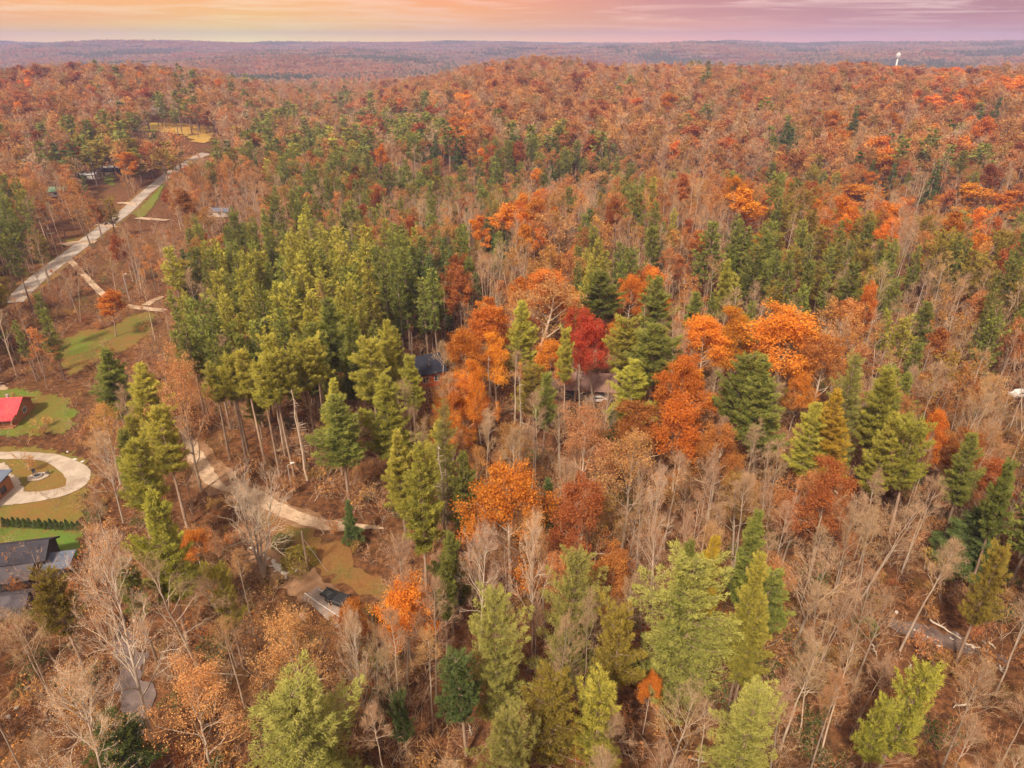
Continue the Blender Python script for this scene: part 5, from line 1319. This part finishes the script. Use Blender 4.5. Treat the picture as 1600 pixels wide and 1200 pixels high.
# ------------------------------------------------------------------ the countless rest: forests built as one mass per kind
def mass(name, pts, sources, label):
    """pts: list of (x, y, z, rot, sx, sz, source index); sources: list of meshes; one object whose geometry nodes place them"""
    col = bpy.data.collections.new(name + '_shapes')
    for i, me in enumerate(sources): col.objects.link(bpy.data.objects.new(f'{name}_shape_{i:03d}', me))
    P = np.array(pts, float); me = bpy.data.meshes.new(name); me.vertices.add(len(P)); me.vertices.foreach_set('co', P[:, :3].astype(np.float32).ravel())
    a = me.attributes.new('pick', 'INT', 'POINT'); a.data.foreach_set('value', P[:, 6].astype(np.int32))
    a = me.attributes.new('turn', 'FLOAT_VECTOR', 'POINT'); a.data.foreach_set('vector', np.stack([0 * P[:, 3], 0 * P[:, 3], P[:, 3]], -1).astype(np.float32).ravel())
    a = me.attributes.new('size', 'FLOAT_VECTOR', 'POINT'); a.data.foreach_set('vector', np.stack([P[:, 4], P[:, 4], P[:, 5]], -1).astype(np.float32).ravel())
    me.update(); o = mobj(name, me); tag(o, label, None, None, 'stuff')
    ng = bpy.data.node_groups.new(name, 'GeometryNodeTree')
    ng.interface.new_socket('Geometry', in_out='INPUT', socket_type='NodeSocketGeometry'); ng.interface.new_socket('Geometry', in_out='OUTPUT', socket_type='NodeSocketGeometry')
    N, L = ng.nodes, ng.links; gi = N.new('NodeGroupInput'); go = N.new('NodeGroupOutput'); ip = N.new('GeometryNodeInstanceOnPoints'); ci = N.new('GeometryNodeCollectionInfo')
    ci.inputs['Collection'].default_value = col; ci.inputs['Separate Children'].default_value = True; ci.inputs['Reset Children'].default_value = True
    def attr(nm, ty):
        n = N.new('GeometryNodeInputNamedAttribute'); n.data_type = ty; n.inputs['Name'].default_value = nm; return n.outputs[0]
    ip.inputs['Pick Instance'].default_value = True
    L.new(gi.outputs[0], ip.inputs['Points']); L.new(ci.outputs[0], ip.inputs['Instance']); L.new(attr('pick', 'INT'), ip.inputs['Instance Index'])
    L.new(attr('turn', 'FLOAT_VECTOR'), ip.inputs['Rotation']); L.new(attr('size', 'FLOAT_VECTOR'), ip.inputs['Scale']); L.new(ip.outputs[0], go.inputs[0])
    m = o.modifiers.new('scatter', 'NODES'); m.node_group = ng; return o
def joined(fam, shape, lod, mats):
    tr_, cr_, a, bark, _, mp_ = lib(fam, shape, lod)
    return a.mesh(fam + '_tree', [bark] + [MT[m] for m in mats], {0: 0, **{g: s_ + 1 for g, s_ in mp_.items()}})
byname = {}
for c in MASS: byname.setdefault(KIND[c[1]][0], []).append(c)
MASSNAME = {'pine_tree': ('pine_forest', 'green and yellowish pines massed over the hills beyond the nearer trees'), 'hemlock_tree': ('hemlock_forest', 'dark green conifers massed over the hills beyond the nearer trees'),
 'autumn_tree': ('autumn_forest', 'orange and red leafy trees massed over the hills beyond the nearer trees'), 'oak_tree': ('oak_forest', 'russet half-bare oaks massed over the hills beyond the nearer trees'),
 'bare_tree': ('bare_forest', 'grey-brown leafless trees massed over the hills beyond the nearer trees')}
for nm, cs in byname.items():
    src = []; idx = {}; pts = []
    for dist, k, x, y, z, h, rad, *_ in cs:
        kk = k if k != 'b' else ('b' if tr.random() < .75 else 't')
        fam, mats, H0, R0 = KIND[kk][1:5]; lod = 0 if dist < 110 else 1 if dist < 430 else 2; sh = int(tr.integers(min(NSH[fam], (12, 5, 3)[lod])))
        key = (kk, lod, sh)
        if key not in idx: idx[key] = len(src); src.append(joined(fam, sh, lod, mats))
        pts.append((x, y, z - .15, tr.uniform(0, 6.28), rad / R0 * (1.12 if lod == 2 else 1), h / H0, idx[key]))
    mass(MASSNAME[nm][0], pts, src, MASSNAME[nm][1])
print('TREES', COUNT, 'individual', len(IND), 'mass', {k: len(v) for k, v in byname.items()})

# far woods: whole patches of canopy from 1.3 km to the skyline
def patch(seed, size, n, mixp):
    r = np.random.default_rng(seed); a = Acc(); q = r.uniform(-size / 2, size / 2, (n, 2)); V = []; FF = []
    kinds = r.choice([1, 2, 3, 4], n, p=mixp)
    for (x, y), k in zip(q, kinds):
        h = r.uniform(12, 18) + (3 if k == 4 else 0); R_ = r.uniform(3.2, 5.5) * (.7 if k == 4 else 1); m = 60
        d = r.normal(size=(m, 3)); d[:, 2] = np.abs(d[:, 2]) * .9 - .1; d /= np.linalg.norm(d, axis=1)[:, None]
        C = np.array([x, y, h - 4]) + d * np.array([R_, R_, 4.5 if k != 4 else 7]) * r.uniform(.55, 1.0, (m, 1))
        a.leaves(C, r.uniform(1.1, 2.5, m), np.clip(r.normal(.38, .10, m) + r.normal(0, .12), 0, 1), int(k), .5, r)
    return a.mesh('canopy_patch', [MT['twig_b'], MT['leaf_s'], MT['leaf_r'], MT['pine_k']], {1: 0, 2: 1, 3: 2, 4: 3})
PATCH = [patch(900 + i, 50, 40, m_) for i, m_ in enumerate([[.72, .2, .02, .06]] * 2 + [[.35, .52, .09, .04]] * 2 + [[.3, .2, .02, .48]] * 2)]
pts = []
for d0, d1, sp, sc in ((1320, 3600, 40, 1.0), (3600, 7000, 70, 1.7)):
    d = d0
    while d < d1:
        n = int(2 * R(42) * d / sp)
        for j in range(n):
            a = -R(42) + 2 * R(42) * (j + tr.uniform(-.3, .3) + .5) / n; dd = d + tr.uniform(-.3, .3) * sp; x, y = dd * math.sin(a), dd * math.cos(a)
            cx_, cy_, _d = project([x, y, 0.0])
            if 480 < cx_ < 555 and dd < 1700 and tr.random() < .4: continue
            pts.append((x, y, 0, tr.uniform(0, 6.28), sc * tr.uniform(.95, 1.2), (1.0 if sc == 1 else 1.35) * tr.uniform(.85, 1.2), int((lambda q: 4 if q > .85 else 2 if q < -.25 else 0)(float(_sum(_w3, x * 1.9 + 500, y * 1.9)) + tr.normal(0, .35)) + tr.integers(2))))
        d += sp
P_ = np.array(pts); P_[:, 2] = terrain(P_[:, 0], P_[:, 1]) - (P_[:, 4] > 1.6) * 3
mass('distant_forest', P_, PATCH, 'brown and purple woods covering the far hills up to the skyline')

# understorey: leafless brush, small rusty shrubs and saplings under the trees
def brush(seed, H, n, leaves=0):
    r = np.random.default_rng(seed); a = Acc(); tips = []
    for _ in range(n):
        az = r.uniform(0, 6.28); o = np.array([r.normal(0, .25), r.normal(0, .25), 0]); d = np.array([math.cos(az) * .5, math.sin(az) * .5, 1.0])
        grow(a, r, o, d, H * r.uniform(.6, 1), .025, 1, 2, tips, (4, 3, 3), (0, 3, 2), .04, .6, (0, 5, 0), .16, .5)
    P = np.array([t[0] for t in tips]); D = np.array([t[1] for t in tips]); k = 4
    a.blades(np.repeat(P, k, 0), np.repeat(D, k, 0) + r.normal(0, .6, (len(P) * k, 3)), r.uniform(.3, .8, len(P) * k), .035, np.clip(r.normal(.5, .2, len(P) * k), 0, 1), 1, r)
    if leaves:
        i = r.integers(0, len(P), leaves); a.leaves(P[i] + r.normal(0, .22, (leaves, 3)), r.uniform(.14, .3, leaves), np.clip(r.normal(.5, .2, leaves), 0, 1), 2, .5, r)
    return a
US = []
for i, (H, n, lv, m) in enumerate([(3.2, 5, 0, 'twig_b'), (4.5, 4, 0, 'twig_b'), (2.4, 6, 150, 'leaf_s'), (3.5, 5, 0, 'twig_s'), (2.0, 6, 260, 'leaf_r'), (2.4, 6, 420, 'pine_k'), (1.8, 6, 200, 'leaf_v'), (5.5, 4, 120, 'leaf_s')]):
    US.append(brush(70 + i, H, n, lv).mesh('brush', [MT['bark_b'], MT['twig_s' if lv else m], MT[m]], {0: 0, 1: 1, 2: 2}))
pts = []
for x, y in scatter(24, 120, 2.2, 2.6, R(56)) + scatter(120, 330, 2.6, 4.6, R(43)):
    if near_keep(x, y, .9): continue
    z = float(terrain(x, y)); px_, py_, _d = project([x, y, z + 1.0]); px_, py_ = float(px_), float(py_)
    row = ROWS[-1][2]
    for yy, hh, t in ROWS:
        if max(py_, 100) < yy + hh: row = t; break
    k = row[int(min(max(px_ // 50, 0), 31))]
    if k == '.' and tr.random() < .45: continue
    if tr.random() < .25 + .35 * math.sin(x * .21) * math.sin(y * .17 + 1): continue
    s_ = tr.uniform(.55, 1.5); pts.append((x, y, z - .05, tr.uniform(0, 6.28), s_, s_ * tr.uniform(.8, 1.2), int(tr.choice(8, p=[.22, .16, .14, .16, .08, .08, .08, .08]))))
mass('undergrowth', pts, US, 'leafless brush and low rusty shrubs covering the woodland floor')

# ------------------------------------------------------------------ hedge and lone shrubs
def cone_shrub(seed, H, Rw, mat, n=900, size=.16, dome=False):
    r = np.random.default_rng(seed); a = Acc(); a.tube([(0, 0, 0), (0, 0, H * .6)], [.05, .03], 5, .4)
    z = r.uniform(.04, 1, n); az = r.uniform(0, 6.28, n)
    rr = Rw * ((1 - z ** (2.4 if dome else 1.3)) ** .6) * (1 + .12 * np.sin(az * 3 + seed) + .1 * np.sin(az * 5 + z * 7)) * r.uniform(.72, 1.05, n)
    C = np.stack([rr * np.cos(az), rr * np.sin(az), z * H], -1); a.leaves(C, r.uniform(.6, 1.3, n) * size, np.clip(r.normal(.5, .2, n), 0, 1), 1, .4, r)
    return a.mesh('stem', [MT['bark_d']], {0: 0}), a.mesh('foliage', [MT[mat]], {1: 0})
def shrub(px, py, meshes, s, label, group=None, name='shrub', rz=0.0, at=None):
    g = ray_ground(px, py) if at is None else at; o = empty(name, (g[0], g[1], g[2] - .03), rz, s)
    mobj('stem', meshes[0], o); mobj('foliage', meshes[1], o); tag(o, label, 'shrub', group); return o
HS = [cone_shrub(i, 2.0, .5, 'pine_k', 1100, .15) for i in range(3)]
a = ray_ground(8, 822); b = ray_ground(124, 828)
for i in range(15):
    p = a + (b - a) * i / 14; p[2] = float(terrain(p[0], p[1]))
    shrub(0, 0, HS[i % 3], (1, 1, tr.uniform(.85, 1.1)), f"clipped green shrub, {ORD[i]} from the left in the hedge row between the lawns", 'shrubs of the hedge row', 'hedge_shrub', i * 1.7, p)
DS = cone_shrub(31, 3.4, 2.7, 'pine_v', 2600, .26, True); DG = cone_shrub(32, 3.0, 2.2, 'pine_g', 2200, .24, True)
shrub(468, 884, DS, 1.0, 'domed olive shrub beside the brown pole above the stony wash')
shrub(440, 852, DG, .7, 'smaller green shrub up-slope of the domed olive one')
shrub(188, 478, DG, .8, 'round green shrub on the inside of the curving lane')
shrub(68, 408, DG, 1.3, 'round yellowish-green shrub by the grass yard at the road')
shrub(18, 425, DG, 1.1, 'dark rounded shrub near the left edge below the road yard')
shrub(1352, 985, DG, .7, 'low green shrub left of the right-hand creek')
shrub(1000, 1050, DG, .9, 'low dark shrub below the single olive pine')

# ------------------------------------------------------------------ haze
def haze():
    m, nt, N, L = nodes_mat('haze'); v = N.new('ShaderNodeVolumePrincipled')
    v.inputs['Color'].default_value = (0.60, 0.60, 1.0, 1); v.inputs['Density'].default_value = HAZE; v.inputs['Anisotropy'].default_value = 0.0
    out = N.new('ShaderNodeOutputMaterial'); L.new(v.outputs[0], out.inputs['Volume'])
    mb = MB(); mb.box(-7300, 7300, -7300, 7300, -95, 140); o = mb.build('haze', m); tag(o, 'pale lavender haze thickening toward the far hills', kind='stuff')
HAZE = 1.8e-4
haze()
